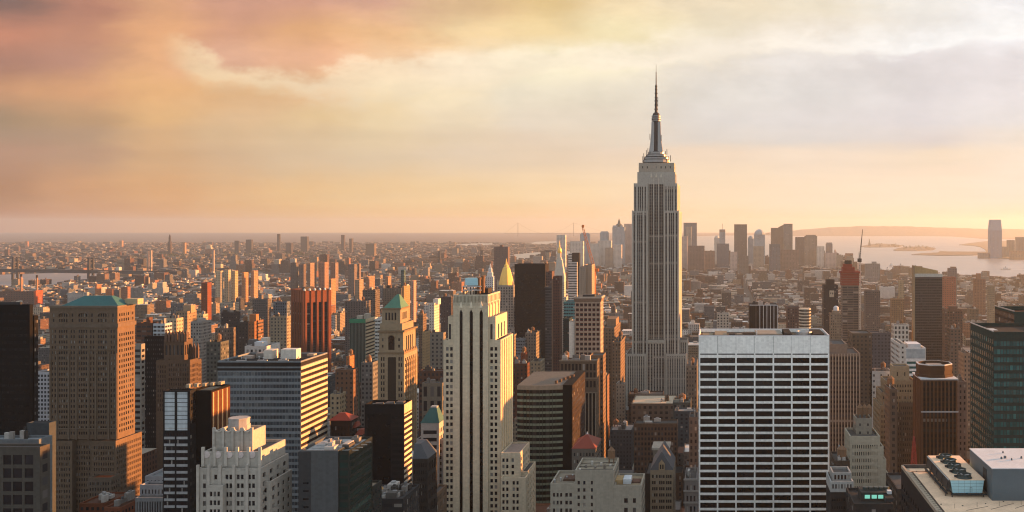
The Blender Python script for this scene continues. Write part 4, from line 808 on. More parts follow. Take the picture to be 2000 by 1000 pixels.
x0, x1, y0, y1, z1 = t.tier(1082, 1102, 543, Y, 22, c, UV(4, 4.5, .4, .5, top=8), UV(4, 4.5, .35, .5, top=8), par=0); t.tier(1078, 1106, 580, Y, 26, c, UV(4, 4.5, .4, .5), UV(4, 4.5, .4, .5), dY=-2)
xc, yc = (x0+x1)/2, (y0+y1)/2
m = t.mb('steep_roof'); m.frustum((x0-.4, x1+.4, y0-.4, y1+.4, z1), (xc-6, xc+4.5, yc-5, yc+5, WZ(507, Y)), c)
t.mb('lantern').lathe(xc-.8, yc, [(5, WZ(507, Y)), (5, WZ(503, Y)), (3.6, WZ(503, Y)), (3.6, WZ(495, Y))], 8, (.5, .46, .38))
t.mb('cupola', 'gold').lathe(xc-.8, yc, [(3.6, WZ(495, Y)), (4.4, WZ(491, Y)), (3.4, WZ(486, Y)), (1, WZ(482, Y)), (.6, WZ(476, Y)), (.1, WZ(469, Y))], 8)
for k in range(3): t.each('dormer_window', 'dark').box(xc-5+k*3.6, xc-3.8+k*3.6, y0+2.2, y0+2.6, z1+8, z1+11)
t.done()
t = T('white_spire_tower', 'white tower with a rounded stepped top left of the gold pyramid tower', cat='tower', ref='the white stepped spire', vis=566)
Y = 2400; x0, x1, y0, y1, z1 = t.tier(948.5, 963.5, 540, Y, 18, (.46, .46, .46), UV(4, 5, .35, .5), UV(4, 5, .35, .5)); xc, yc = (x0+x1)/2, y0+9
t.mb('stepped_top').lathe(xc, yc, [(8, z1-1), (7, z1+9), (5, z1+10), (4.4, z1+18), (2.5, z1+20), (1.6, z1+26), (.1, z1+31)], 8, (.48, .48, .47)); t.done()
t = T('slab_tower', 'plain mauve slab block on the river side behind the white stepped spire', cat='tower', vis=535)
x0, x1, y0, y1, z1 = t.tier(965, 992, 482, 3500, 30, (.20, .155, .15), UV(5, 6, .3, .3), None); t.bx('bulkhead', 'fac', x0+18, x0+28, y0+5, y0+20, z1, z1+6, (.2, .16, .15)); t.done()
t = T('cream_slab_tower', 'slim pale tower with a glowing flank below the orange crane', cat='tower', ref='the slim pale tower', vis=578)
t.tier(1131, 1144, 521, 1700, 27, (.36, .30, .24), UV(3, 3.4, .3, .4), None); t.tier(1142, 1156, 517, 1700, 40, (.40, .30, .22), UV(3, 3.4, .3, .4), UV(3, 3.4, .3, .4), dY=4); t.done()
t = T('tower_crane', 'orange luffing crane leaning up left above the slim pale tower', cat='crane')
Y = 1760; a = (WX(1161.5, Y), Y, WZ(528, Y)); b = (WX(1137.5, Y), Y, WZ(441, Y))
m = t.mb('jib', 'crane_orange'); av, bv = Vector(a), Vector(b); pr = (bv-av).cross(Vector((0, 1, 0))).normalized()
for s_ in (-1, 1): m.bar(av+pr*2.2*s_, bv+pr*1.2*s_, .9)
for k in range(16):
    f0, f1 = k/16, (k+1)/16; s_ = 1 if k % 2 else -1
    m.bar(av.lerp(bv, f0)+pr*s_*(2.2-f0), av.lerp(bv, f1)-pr*s_*(2.2-f1), .6)
t.mb('crane_mast', 'crane_orange').box(a[0]-1.8, a[0]+1.8, Y-1.8, Y+1.8, 40, a[2]); t.mb('counterweight', 'crane_orange').box(a[0]-4, a[0]+7, Y-2, Y+2, a[2]-2, a[2]+3); t.mb('jib_head', 'crane_orange').box(b[0]-1, b[0]+3, Y-1, Y+1, b[2]-3, b[2]+1.5)
t.grow(a[0]-4, a[0]+7, Y-2, Y+2); t.done(); HERO.pop()
t = T('white_black_tower', 'white banded tower with a black right half left of the slim pale tower', cat='tower', vis=540)
t.tier(1110, 1117, 494, 2500, 22, (.5, .49, .45), UV(4, 6, 1, .45), None); t.tier(1117, 1131, 494, 2500, 22, (.03, .028, .03), None, None, dY=.4); t.tier(1110, 1127, 512, 2490, 8, (.45, .44, .42), UV(4, 6, 1, .45), None); t.done()
# white gridded slab
t = T('white_slab_tower', 'huge white travertine slab gridded with black window bands', cat='tower', ref='the white gridded slab')
Y = 560; c = (.64, .635, .605)
sep = [1365, 1401.5, 1437.5, 1474, 1510.5, 1546.5, 1582.5, 1619.5]
xw = [(a+1.5, b-1.5) for a, b in zip(sep, sep[1:])]; xw[0] = (1367.6, xw[0][1]); xw[-1] = (xw[-1][0], 1617.0)
x0, x1, y0, y1, z1 = t.tier(1364.6, 1619.8, 656, Y, 36, c, dict(pcols=xw, fh=4.17, fv=.70, top=11.4, dep=.4, gl='slab'), None, roofc=(.17, .14, .10), par=1.6, side='W')
for a, b in xw: t.each('vent_slot', 'black').box(WX(a, Y), WX(b, Y), Y-.03, Y-.005, WZ(692.8, Y), WZ(690.6, Y))
for a in sep[1:-1]: t.each('panel_joint', 'dark_steel').box(WX(a, Y)-.06, WX(a, Y)+.06, Y-.03, Y-.006, WZ(689, Y), z1-.1)
m = t.mb('coping', 'membrane')
for A in ((x0-.1, x1+.1, y0-.15, y0+.55), (x0-.1, x0+.55, y0+.55, y1), (x1-.55, x1+.1, y0+.55, y1), (x0-.1, x1+.1, y1-.5, y1+.15)): m.box(A[0], A[1], A[2], A[3], z1+.003, z1+.35)
zr = z1-1.6
for a, b, d0, d1, hh, cc in ((1372, 1392, 8, 20, 1.2, (.3, .25, .17)), (1396, 1420, 6, 26, 1.6, (.32, .27, .19)), (1424, 1436, 5, 14, 2.0, (.1, .09, .08)), (1452, 1474, 4, 12, 2.6, (.12, .11, .1)), (1478, 1530, 8, 28, 1.9, (.34, .31, .26)), (1534, 1548, 4, 30, 2.4, (.03, .03, .03)), (1590, 1612, 4, 30, 2.2, (.04, .04, .04)), (1440, 1450, 10, 16, 1.4, (.3, .26, .2))):
    t.each('roof_unit', 'fac').box(WX(a, Y), WX(b, Y), Y+d0, Y+d1, zr, zr+hh, cc)
t.each('cooling_unit', 'steel').lathe(WX(1570, Y+14), Y+14, [(4.6, zr), (4.6, zr+2.6), (3.6, zr+2.8), (3.6, zr+2.2)], 14)
t.each('roof_mast', 'membrane').box(WX(1478, Y), WX(1478, Y)+.5, Y+6, Y+6.5, zr, zr+4.6); t.each('roof_mast', 'dark_steel').lathe(WX(1583, Y), Y+10, [(.15, zr), (.05, zr+6)], 5); t.done()
# behind the slab
t = T('dark_office_block', 'black office block with white vertical lines above the roof of the white gridded slab', cat='building', ref='the white lined black block', vis=646)
Y = 1300; x0, x1, y0, y1, z1 = t.tier(1464, 1519, 596, Y, 40, (.035, .035, .04), dict(n=16, fu=.7, strip=1, top=1, gl='dark', dep=.3), None, side='W')
for k in range(6): x = WX(1484+k*6.9, Y); t.each('white_fin', 'membrane').box(x-.35, x+.35, y0-.8, y0-.02, 40, z1-.5)
t.mb('roof_edge', 'membrane').box(x0, x1, y0-.5, y0-.02, z1-.4, z1+.4); clutter(t, x0, x1, y0, y1, z1-1, 5, RB); t.done()
t = T('brick_tower', 'plum brown block right of the white lined black block', vis=645)
t.tier(1538, 1562, 600, 1250, 24, (.20, .13, .115), UV(3, 3.5, .4, .5), UV(3, 3.5)); t.done()
t = T('banded_tower', 'cream round cornered tower with dark bands above the white gridded slab', vis=645)
Y = 1200; t.mb('wall'); x0, x1 = WX(1562, Y), WX(1584, Y); m = t.each('round_corner', 'fac'); zt = WZ(603, Y)
for k in range(14): m.lathe((x0+x1)/2, Y+8, [(7.2, zt-3.6*k-1.8), (7.2, zt-3.6*k)], 14, (.46, .42, .34))
t.mb('window_ring', 'dark').lathe((x0+x1)/2, Y+8, [(6.8, 20), (6.8, zt-.2)], 14); t.grow(x0, x1, Y, Y+16); t.done()
t = T('ribbed_office_tower', 'brown tower with pale vertical ribs rising directly right of the white gridded slab', cat='tower', ref='the ribbed tower right of the white slab', vis=900)
Y = 700; c = (.27, .225, .19)
rb = dict(n=1, strip=1, fu=.6, top=2.0, dep=.6, kind='window_strip', gl='fac', pcol=(.16, .125, .11), pfh=3.3, pfv=.5)
t.tier(1600, 1654.5, 672, Y, 30, c, dict(n=9, fu=.7, fh=5, fv=.6, top=1.4), dict(n=6, fu=.6, fh=5, fv=.6, top=1.4), yb=690)
x0, x1, y0, y1, z1 = t.tier(1590, 1680, 690, Y, 34, c, dict(rb, n=15, fu=.66), dict(rb, n=6), dY=-2)
for k in range(16): x = x0+.5+k*(x1-x0-1)/15; t.each('rib', 'fac').box(x-.42, x+.42, y0-.6, y0-.02, 30, z1-.3, (.36, .31, .26))
t.done()
t = T('brick_building', 'plain brown block standing behind the ribbed tower right of the white slab', vis=740)
t.tier(1664, 1703, 651, 900, 30, (.21, .155, .115), UV(3.2, 3.6, .3, .45), UV()); t.done()
t = T('construction_tower', 'unfinished tower wrapped in red netting above dark bare floors', cat='tower', ref='the red netted tower', vis=648)
Y = 1700; x0, x1, y0, y1, z1 = t.tier(1645.5, 1677, 558, Y, 26, (.22, .20, .18), UV(8, 4, .94, .62), UV(8, 4, .94, .62))
n_ = t.mb('netting', 'net_red'); n_.box(x0-.6, x1+.6, y0-.6, y1+.6, WZ(558, Y), WZ(532, Y)); n_.box(x0-2.5, x1+2.2, y0-2, y1+2, WZ(534, Y), WZ(530, Y)); n_.box(x0+1, x1-6, y0+2, y1-2, WZ(530, Y), WZ(522, Y)); n_.box(x0+3, x1-10, y0+4, y1-4, WZ(522, Y), WZ(516, Y))
for k in range(6): t.each('bare_floor', 'fac').box(x0-.9, x1+.9, y0-.9, y1+.9, WZ(558-k*4.6, Y), WZ(558-k*4.6, Y)+.7, (.3, .2, .16))
t.bx('core', 'fac', x0+6, x0+16, y0+8, y0+18, WZ(520, Y), WZ(509, Y), (.12, .1, .08))
for k in range(4): x = x0+4+k*5; t.each('starter_bar', 'dark_steel').box(x, x+.5, y0+6, y0+6.5, WZ(524, Y), WZ(511-k % 2*3, Y))
t.done()
t = T('tower_crane', 'white tower crane with upright jib beside the red netted tower', cat='crane')
Y = 1700; xa = WX(1680, Y); m = t.mb('crane_mast', 'crane_white')
for sx_, sy_ in ((-1.2, -1.2), (1.2, -1.2), (1.2, 1.2), (-1.2, 1.2)): m.bar((xa+sx_, Y+6+sy_, 0), (xa+sx_, Y+6+sy_, WZ(512, Y)), .7)
for k in range(50):
    z = 5+k*4; 
    if z < WZ(514, Y): m.bar((xa-1.2, Y+4.8, z), (xa+1.2, Y+4.8, z+4), .45); m.bar((xa-1.2, Y+7.2, z+4), (xa+1.2, Y+7.2, z), .45); m.bar((xa-1.2, Y+4.8, z), (xa-1.2, Y+7.2, z+4), .45)
t.mb('crane_cab', 'dark_steel').box(xa-3.4, xa+3, Y+3.5, Y+8.5, WZ(512, Y), WZ(505, Y)); m = t.mb('jib', 'dark_steel'); a, b = Vector((xa, Y+6, WZ(506, Y))), Vector((WX(1685.8, Y), Y+6, WZ(448, Y)))
m.bar(a+Vector((-.9, 0, 0)), b, .75); m.bar(a+Vector((.9, 0, 0)), b, .75)
for k in range(14): m.bar(a.lerp(b, k/14)+Vector((-.9*(1-k/14), 0, 0)), a.lerp(b, (k+1)/14)+Vector((.9*(1-k/14), 0, 0)), .4)
t.mb('jib_strut', 'crane_white').bar((xa-1.5, Y+6, WZ(506, Y)), (WX(1678.5, Y), Y+6, WZ(492, Y)), .8); t.grow(xa-2, xa+2, Y+4, Y+8); t.done()
t = T('dark_tower', 'dark blue grey tower with a pale window panel left of the red netted tower', cat='tower', vis=640)
x0, x1, y0, y1, z1 = t.tier(1609, 1637, 557, 1550, 24, (.055, .06, .07), UV(3, 3.6, .5, .4), UV()); t.tier(1614, 1630, 546, 1550, 12, (.07, .06, .06), None, None, dY=4, yb=558)
t.face(t.mb('pale_panel'), (WX(1620, 1550), y0-.3, z1-58), (1, 0, 0), (0, -1, 0), 7, z1-58+40, z1-8, (.42, .38, .3), dict(n=2, fu=.5, fh=5, fv=.6, top=2)); t.done()
t = T('slender_tower', 'slender tan tower with white rounded cap in front of the dark blue grey tower', cat='tower', vis=672)
Y = 1250; x0, x1, y0, y1, z1 = t.tier(1622, 1643, 612, Y, 14, (.30, .24, .18), UV(2.6, 3.4, .35, .5), UV()); t.bx('upper_stage', 'fac', x0+3, x1-2, y0+2, y1-2, z1-1, z1+3, (.34, .27, .2)); t.mb('white_cap', 'membrane').lathe((x0+x1)/2+1, y0+7, [(3.2, z1+3), (3.2, z1+7), (1.2, z1+8.6)], 10); t.done()
t = T('banded_dark_tower', 'tall dark banded apartment tower with a slanted tan crown', cat='tower', ref='the slant topped dark tower', vis=705)
Y = 1350; c = (.05, .05, .055); x0, x1, y0, y1, z1 = t.tier(1787, 1840.5, 541, Y, 14, (.12, .12, .125), dict(n=15, fu=.95, fh=3.55, fv=.62, top=2, dep=.5, gl='dark', m=.3), UV(3, 3.55, .3, .5, col=(.36, .27, .17)))
t.tier(1784.5, 1787, 520, Y, 13, (.38, .285, .18), None, None, dY=-.3)
xa, xb, xc_ = WX(1785, Y), WX(1832, Y), WX(1840, Y); za, zb, zc = WZ(518.5, Y), WZ(528.5, Y), WZ(541, Y)
m = t.mb('slanted_crown')
for yy_, flip in ((Y+.6, 0), (Y+13, 1)): m.quad((xa, yy_, zc), (xb, yy_, zc), (xb, yy_, zb), (xa, yy_, za), None, (.46, .33, .17))
m.quad((xa, Y+.6, za), (xb, Y+.6, zb), (xb, Y+13, zb), (xa, Y+13, za), None, (.4, .3, .16)); m.quad((xb, Y+.6, zc), (xb, Y+13, zc), (xb, Y+13, zb), (xb, Y+.6, zb), None, (.4, .3, .16)); m.quad((xa, Y+13, zc), (xa, Y+.6, zc), (xa, Y+.6, za), (xa, Y+13, za), None, (.4, .3, .16))
t.mb('pale_band').box(x0-.3, x1+.2, Y-.4, Y+13.5, WZ(541, Y), WZ(534.5, Y), (.42, .43, .40)); t.done()
for a, b, yt, Y, dep, col, lab, vis in ((1840, 1867, 541, 2600, 40, (.42, .14, .085), 'salmon red block right of the slant topped dark tower', 562), (1855, 1869, 524, 2900, 30, (.30, .24, .22), 'grey brown tower behind the salmon red block', 541)):
    t = T('brick_block', lab, vis=vis); t.tier(a, b, yt, Y, dep, col, UV(6, 5, .35, .4), UV(6, 5, .35, .4)); t.done()
t = T('glass_office', 'white framed office block with teal window bands below the slant topped dark tower', ref='the white and teal block', vis=742)
Y = 850; x0, x1, y0, y1, z1 = t.tier(1769, 1808, 679, Y, 30, (.50, .52, .52), dict(n=1, fu=.97, fh=4, fv=.5, top=10.5, kind='window_band', gl='teal', dep=.2), None); t.mb('blue_panel', 'pale').box(x0+.4, x1-.4, y0-.1, y0-.02, z1-9, z1-1.2)
t.tier(1757, 1769, 671.5, Y, 44, (.46, .46, .43), UV(4, 4, .3, .4), UV(6, 4, .6, .4), dY=.3); t.bx('roof_unit', 'membrane', x0+3, x1-3, y0+6, y1-6, z1-1, z1+2.4); t.done()
# brown tower with octagonal crown
t = T('octagon_tower', 'brown tower with copper coloured octagonal crown and white copings', cat='tower', ref='the octagon crowned brown tower', vis=908)
Y = 680; c = (.205, .115, .07); x0, x1, y0, y1, z1 = t.tier(1800, 1870, 741, Y, 30, c, dict(n=9, fu=.66, strip=1, top=1.5, m=.6, kind='window_strip', gl='fac', pcol=(.10, .06, .045), pfh=3.4, pfv=.6, dep=.6), dict(n=5, fu=.4, strip=1, top=1.5, gl='fac', pcol=(.1, .07, .05), pfh=3.4, pfv=.6), par=.3)
for k in range(10): x = x0+.6+k*(x1-x0-1.2)/9; t.each('rib', 'fac').box(x-.42, x+.42, y0-.5, y0-.02, 60, z1-1.2, (.27, .145, .085))
for z_, o_ in ((741, .5), (804, .55)): t.each('coping', 'membrane').box(x0-o_, x1+o_, y0-o_-.2, y1+o_ if z_ == 741 else y0-.51, WZ(z_, Y)-.45, WZ(z_, Y)+.45)
xc, yc = (x0+x1)/2-.5, (y0+y1)/2
m = t.mb('octagonal_crown'); zc = WZ(713, Y+4); m.lathe(xc, yc, [(12.9, z1), (12.9, z1+2.2), (12.1, z1+2.2), (12.1, z1+5.2), (12.5, z1+5.2), (12.2, zc), (11.2, zc), (11.2, zc-2.2)], 8, (.17, .10, .065), math.pi/8); t.mb('crown_rim', 'membrane').lathe(xc, yc, [(12.3, zc-.5), (12.3, zc+.2), (11.5, zc+.2)], 8, None, math.pi/8, cap=False)
t.bx('roof_plant', 'fac', xc-5, xc+5, yc-4, yc+4, zc-2.2, zc-.6, (.3, .27, .24)); t.done()
# tan art deco ziggurat
t = T('ziggurat_tower', 'tan art deco tower stepping down in many setbacks left of the octagon crowned brown tower', cat='tower', ref='the tan ziggurat', vis=908)
Y = 760; c = (.33, .27, .18); W5 = lambda n: dict(n=n, fu=.45, fh=3.9, fv=.55, top=2.2, m=.6)
t.tier(1744, 1776, 715, Y, 14, (.37, .31, .21), dict(n=2, fu=.14, fh=6, fv=.5, top=3), None, dY=6); t.tier(1729, 1788, 743, Y, 22, c, W5(11), W5(5), dY=3); t.tier(1722, 1793, 766, Y, 28, c, W5(13), W5(6), dY=1.5)
t.tier(1719, 1748, 792, Y, 34, c, W5(6), W5(7)); t.tier(1757, 1793, 786, Y, 26, (.20, .16, .12), W5(8), None, dY=-1.5); t.tier(1744, 1762, 806, Y, 30, (.16, .13, .10), W5(4), None, dY=-3); t.done()
t = T('cream_building', 'cream stone block with stepped right shoulder and dark rooftop tanks', ref='the cream shouldered block', vis=975)
Y = 520; c = (.40, .36, .28); z = WZ(850, Y)
N6 = dict(n=12, fu=.42, fh=3.5, fv=.55, top=3.6, m=1)
x0, x1, y0, y1, z1 = t.tier(1660, 1719, 852, Y, 22, c, N6, dict(n=5, fu=.4, fh=3.5, fv=.55, top=3)); 
for k, (a, yt) in enumerate(((1726, 872), (1731, 897), (1736, 925), (1740, 948))): t.tier(1700, a, yt, Y, 20-2*k, c, None, None, dY=.3+.2*k)
t.tier(1672, 1703, 817, Y, 12, (.30, .27, .22), UV(4, 4, .2, .3), UV(), dY=9, yb=853); 
for k in range(3): water_tank(t, WX(1680+k*9, Y+14), Y+15, WZ(817, Y+9)-1, 1.6)
t.done()
t = T('pale_office', 'pale grey office front with arched top windows and dark lower storeys', ref='the pale grey office front')
Y = 450; x0, x1, y0, y1, z1 = t.tier(1622, 1667, 940, Y, 18, (.36, .37, .36), dict(n=7, fu=.5, fh=3, fv=.66, top=.8, dep=.4), None, yb=961); t.tier(1622, 1667, 961.2, Y, 18, (.06, .065, .07), dict(n=9, fu=.5, fh=3.4, fv=.4, top=1.8, gl='dark'), None, par=0)
t.tier(1626, 1663, 923, Y, 12, (.33, .34, .33), dict(n=5, fu=.6, fh=3, fv=.7, top=.6, dep=.4), None, dY=4, yb=941); t.tier(1630, 1660, 900, 480, 20, (.14, .11, .09), UV(3, 3.4), UV()); clutter(t, WX(1630, 480), WX(1660, 480), 480, 498, WZ(900, 480)-1, 6, RB, True); t.done()
t = T('lit_roof_building', 'dark building with three glowing green skylight windows and rooftop plant', ref='the green lit rooftop')
Y = 420; x0, x1, y0, y1, z1 = t.tier(1668, 1745, 984, Y, 26, (.075, .075, .075), UV(3, 3.6, .5, .4), UV(), roofc=(.07, .07, .07)); zr = z1-1
t.mb('plant_room').box(WX(1682, Y+8), WX(1742, Y+8), Y+8, Y+18, zr, WZ(962, Y+8), (.09, .10, .10))
EMM, tt, bb = base_mat('lit_window'); bb.inputs['Base Color'].default_value = (.1, .2, .18, 1); bb.inputs['Emission Color'].default_value = (.25, .8, .62, 1); bb.inputs['Emission Strength'].default_value = .16; MATS['lit'] = EMM
for a, b in ((1689, 1699), (1702.5, 1712.5), (1715, 1725)): t.each('lit_window', 'lit').box(WX(a, Y+8), WX(b, Y+8), Y+7.8, Y+7.97, WZ(973.5, Y+8), WZ(966.5, Y+8))
for k in range(5): t.each('cooling_fan', 'fan_dark').lathe(WX(1690+k*10, Y+14), Y+13, [(1.3, WZ(962, Y+8)), (1.3, WZ(962, Y+8)+1.2), (1.0, WZ(962, Y+8)+1.2)], 10)
t.each('roof_unit', 'membrane').box(WX(1733, Y+6), WX(1741, Y+6), Y+5, Y+7.5, WZ(964, Y+6), WZ(958, Y+6)); t.mb('side_room').box(WX(1729, Y+4), WX(1745, Y+4), Y+3, Y+7.9, zr, WZ(972, Y+4), (.08, .09, .1)); t.done()
# green glass towers, right edge
t = T('glass_tower', 'dark green glass tower in front at the right edge, teal banded', cat='tower', ref='the green glass tower')
Y = 520; gN = dict(n=22, fu=.86, fh=4.1, fv=.6, top=4, dep=.15, gl='teal', m=.3)
x0, x1, y0, y1, z1 = t.tier(1940, 2080, 648, Y, 47, (.035, .09, .09), gN, dict(n=12, fu=.8, fh=4.1, fv=.6, top=3, dep=.15, gl='teal', m=.3), roofc=(.05, .05, .05), side='E', par=1.8)
t.mb('roof_edge', 'steel').box(x0-.25, x0+.2, y0-.2, y1, z1+.01, z1+.5); t.pbox('roof_unit', 'steel', 1925, 1950, 645, 652, 545, 10); t.done()
t = T('glass_tower', 'taller dark teal glass tower rising behind the front green glass tower at the right edge', cat='tower', ref='the taller teal glass tower', vis=650)
Y = 600; x0, x1, y0, y1, z1 = t.tier(1981, 2090, 609, Y, 42, (.03, .10, .10), dict(n=14, fu=.86, fh=4.1, fv=.6, top=9, dep=.15, gl='teal', m=.3), UV(3, 4.1, .85, .6, col=(.1, .07, .06)), roofc=(.12, .05, .035), side='E', par=2.4)
t.mb('roof_edge', 'silver_wing').box(x0-.3, x0+.25, y0-.2, y1, z1+.01, z1+.6); t.done()
# foreground roof, bottom right
Yb, Yf = 332.0, 279.0; zr = WZ(908, Yb); xl = WX(1760, Yb)
t = T('gravel_roof_building', 'broad flat tan gravel roof with grey parapet in the bottom right corner', ref='the tan gravel roof')
x1 = 120.0; t.vol(xl, x1, Yf, Yb, 0, zr-1.0, (.05, .05, .055), dict(n=16, fu=.5, fh=4, fv=.5, top=6, gl='dark'), dict(n=14, fu=.5, fh=3.4, fv=.45, top=4, dep=.5, gl='dark'), par=0, side='E', roofc=(.1, .1, .1))
t.mb('gravel_deck', 'gravel').box(xl+.8, x1, Yf+.4, Yb-1.2, zr-.996, zr-.85)
pm = t.mb('parapet'); pc = (.30, .26, .21)
pm.box(xl, xl+.7, Yf, Yb, zr-1, zr, (.40, .33, .25)); pm.box(xl+.7, x1, Yb-.8, Yb, zr-1, zr+.2, (.17, .16, .155)); pm.box(xl+.7, x1, Yf, Yf+.35, zr-1, zr-.55, (.08, .075, .07))
t.mb('walkway_strip').box(xl+.85, xl+2.1, Yf+.5, Yb-1.4, zr-.848, zr-.78, (.42, .36, .27))
m = t.mb('track_rail', 'dark_steel')
for o_ in (2.2, 2.5): m.box(xl+o_, xl+o_+.1, Yf+.5, Yb-6, zr-.846, zr-.66)
m.box(xl+2.2, xl+12, Yb-6, Yb-5.85, zr-.846, zr-.68)
for k, (px_, py_) in enumerate(((1776, 930), (1790, 921), (1800, 945), (1812, 962), (1838, 985), (1880, 988), (1925, 984), (1960, 980))):
    Yq = F*(H-zr+.85)/(py_-PY); xq = WX(px_, Yq); t.each(('roof_drain', 'roof_hatch')[k % 2], 'dark_steel').lathe(xq, Yq, [(.22+.05*(k % 3), zr-.85), (.2, zr-.72)], 8)
for k in range(3): t.each('roof_cable', 'dark_steel').bar((xl+9+k*7, Yf+3+k, zr-.82), (xl+16+k*8, Yf+7+k*3, zr-.82), .09)
for k in range(4): t.each('guard_post', 'dark_steel').box(xl+6.2+k*6.5, xl+6.28+k*6.5, Yf+5+k*1.2, Yf+5.08+k*1.2, zr-.85, zr+.5)
for k in range(22): t.each('rail_sleeper', 'dark_steel').box(xl+1.0, xl+2.15, Yf+1.5+k*2.1, Yf+1.62+k*2.1, zr-.779, zr-.74)
t.done()
# cooling tower on it
t = T('cooling_tower', 'pale blue metal cooling tower on dark legs with five big fan cowls', cat='cooling tower')
zt, zb = zr+3.9, zr+.2; zdk = zr-.85
def at(px, py, z): Y_ = F*(H-z)/(py-PY); return WX(px, Y_), Y_
(xa, ya), (xb, yb) = at(1856, 939, zt), at(1922, 937, zt); yF = (ya+yb)/2; (_, yB) = at(1818, 891, zt); xs0, xs1 = WX(1856, yF), WX(1922, yF)
m = t.mb('casing', 'unit_blue'); i0, i1 = xs0+.75, xs1-.55
m.quad((i0, yF, zb), (i1, yF, zb), (xs1, yF, zt), (xs0, yF, zt)); m.quad((xs1, yF, zt), (i1, yF, zb), (i1, yB, zb), (xs1, yB, zt)); m.quad((i1, yB, zb), (i0, yB, zb), (xs0, yB, zt), (xs1, yB, zt)); m.quad((i0, yB, zb), (i0, yF, zb), (xs0, yF, zt), (xs0, yB, zt)); m.quad((i0, yB, zb), (i1, yB, zb), (i1, yF, zb), (i0, yF, zb))
for k in range(1, 4):
    f_ = k/4; t.each('panel_seam', 'box_grey').box(i0+(xs0-i0)*f_+.05, i1+(xs1-i1)*f_-.05, yF-.03, yF-.002, zb+(zt-zb)*f_-.025, zb+(zt-zb)*f_+.025)
for k in range(1, 5): x = i0+(i1-i0)*k/5; t.each('panel_seam', 'box_grey').box(x-.02, x+.02, yF-.028, yF-.001, zb+.05, zt-.05)
t.mb('top_deck', 'gravel').box(xs0-.15, xs1+.15, yF-.1, yB, zt, zt+.22)
lv = t.mb('louvre_side', 'dark_steel'); lv.box(xs0-.45, xs0-.16, yF+.2, yB-.2, zb+.4, zt-.1)
t.mb('side_rail', 'membrane').box(xs0-.5, xs0-.4, yF, yB, zt-.02, zt+.12)
dr = t.mb('access_door', 'box_grey'); xd = (i0+i1)/2+1.0; dr.box(xd-.34, xd-.24, yF-.06, yF-.035, zb+.2, zb+1.5); dr.box(xd+.24, xd+.34, yF-.06, yF-.035, zb+.2, zb+1.5); dr.box(xd-.34, xd+.34, yF-.06, yF-.035, zb+1.5, zb+1.62)
n5 = 5
for k in range(n5):
    yc = yF+2.2+(yB-yF-4.4)*k/(n5-1)*.93; xc = (xs0+xs1)/2-.35
    m = t.each('fan_cowl', 'fan_dark'); m.lathe(xc, yc, [(2.35, zt+.22), (2.05, zt+.7), (2.0, zt+1.25), (2.15, zt+1.4), (1.95, zt+1.4), (1.85, zt+.5)], 18); 
    m = t.each('fan_blade_set', 'steel')
    for j in range(4):
        q = j*math.pi/2+.4; m.bar((xc+.2*math.cos(q), yc+.2*math.sin(q), zt+.95), (xc+1.75*math.cos(q), yc+1.75*math.sin(q), zt+1.02), .42, None, .05)
    t.each('fan_motor', 'dark_steel').bar((xc-2.9, yc-.2, zt+.75), (xc-.1, yc, zt+.85), .55)
fm = t.mb('support_frame', 'dark_steel')
for x in (i0, (i0+i1)/2, i1): fm.box(x-.15, x+.15, yF-.5, yB, zb-.45, zb-.02)
fm.box(i0-.6, i1+1.2, yF-.7, yF-.35, zb-.5, zb-.05)
for x in (i0-.3, i1+.2):
    for k in range(6): y = yF-.4+(yB-yF)*k/5; t.each('leg', 'dark_steel').box(x-.14, x+.14, y-.14, y+.14, zdk, zb-.46)
t.mb('walkway', 'dark_steel').box(xs0-1.3, xs0-.5, yF+.5, yB, zb-.3, zb-.15)
for k in range(5): y = yF+1+k*(yB-yF-2)/4; t.each('strut', 'dark_steel').bar((xs0-1.2, y, zdk), (xs0-.5, y, zt-.6), .16)
t.grow(xs0-1.3, xs1, yF, yB, zt); t.done(); HERO.pop()
# grey plant box
t = T('plant_box', 'big blue grey plant room with white roof standing on the tan gravel roof', cat='plant room')
zt = WZ(916, 292.0); Yf2, Yb2 = 292.0, 318.0; xa = WX(1938, Yf2); t.grow(xa, 118, Yf2, Yb2, zt)
m = t.mb('wall', 'box_grey'); m.quad((xa, Yf2, zdk), (118, Yf2, zdk), (118, Yf2, zt), (xa, Yf2, zt)); m.quad((xa, Yb2, zdk), (xa, Yf2, zdk), (xa, Yf2, zt), (xa, Yb2, zt)); m.quad((118, Yf2, zdk), (118, Yb2, zdk), (118, Yb2, zt), (118, Yf2, zt)); m.quad((118, Yb2, zdk), (xa, Yb2, zdk), (xa, Yb2, zt), (118, Yb2, zt))
t.mb('roof', 'membrane').box(xa-.12, 118.1, Yf2-.12, Yb2+.1, zt+.002, zt+.22)
for a, y_, w_ in ((1963, 895, 1.0), (1956, 896.5, .5), (1995, 895.5, .5), (1959, 885, .25), (1976, 899, .25)):
    x, y = at(a, y_, zt+.2); t.each('roof_vent', 'box_grey').lathe(x, y, [(.18+w_*.25, zt+.2), (.18+w_*.25, zt+.7), (.4*w_, zt+.9)], 8)
t.mb('side_louvre', 'dark_steel').box(xa-.08, xa-.01, Yf2+6, Yf2+10, zdk+1, zt-1.6); t.done(); HERO.pop()
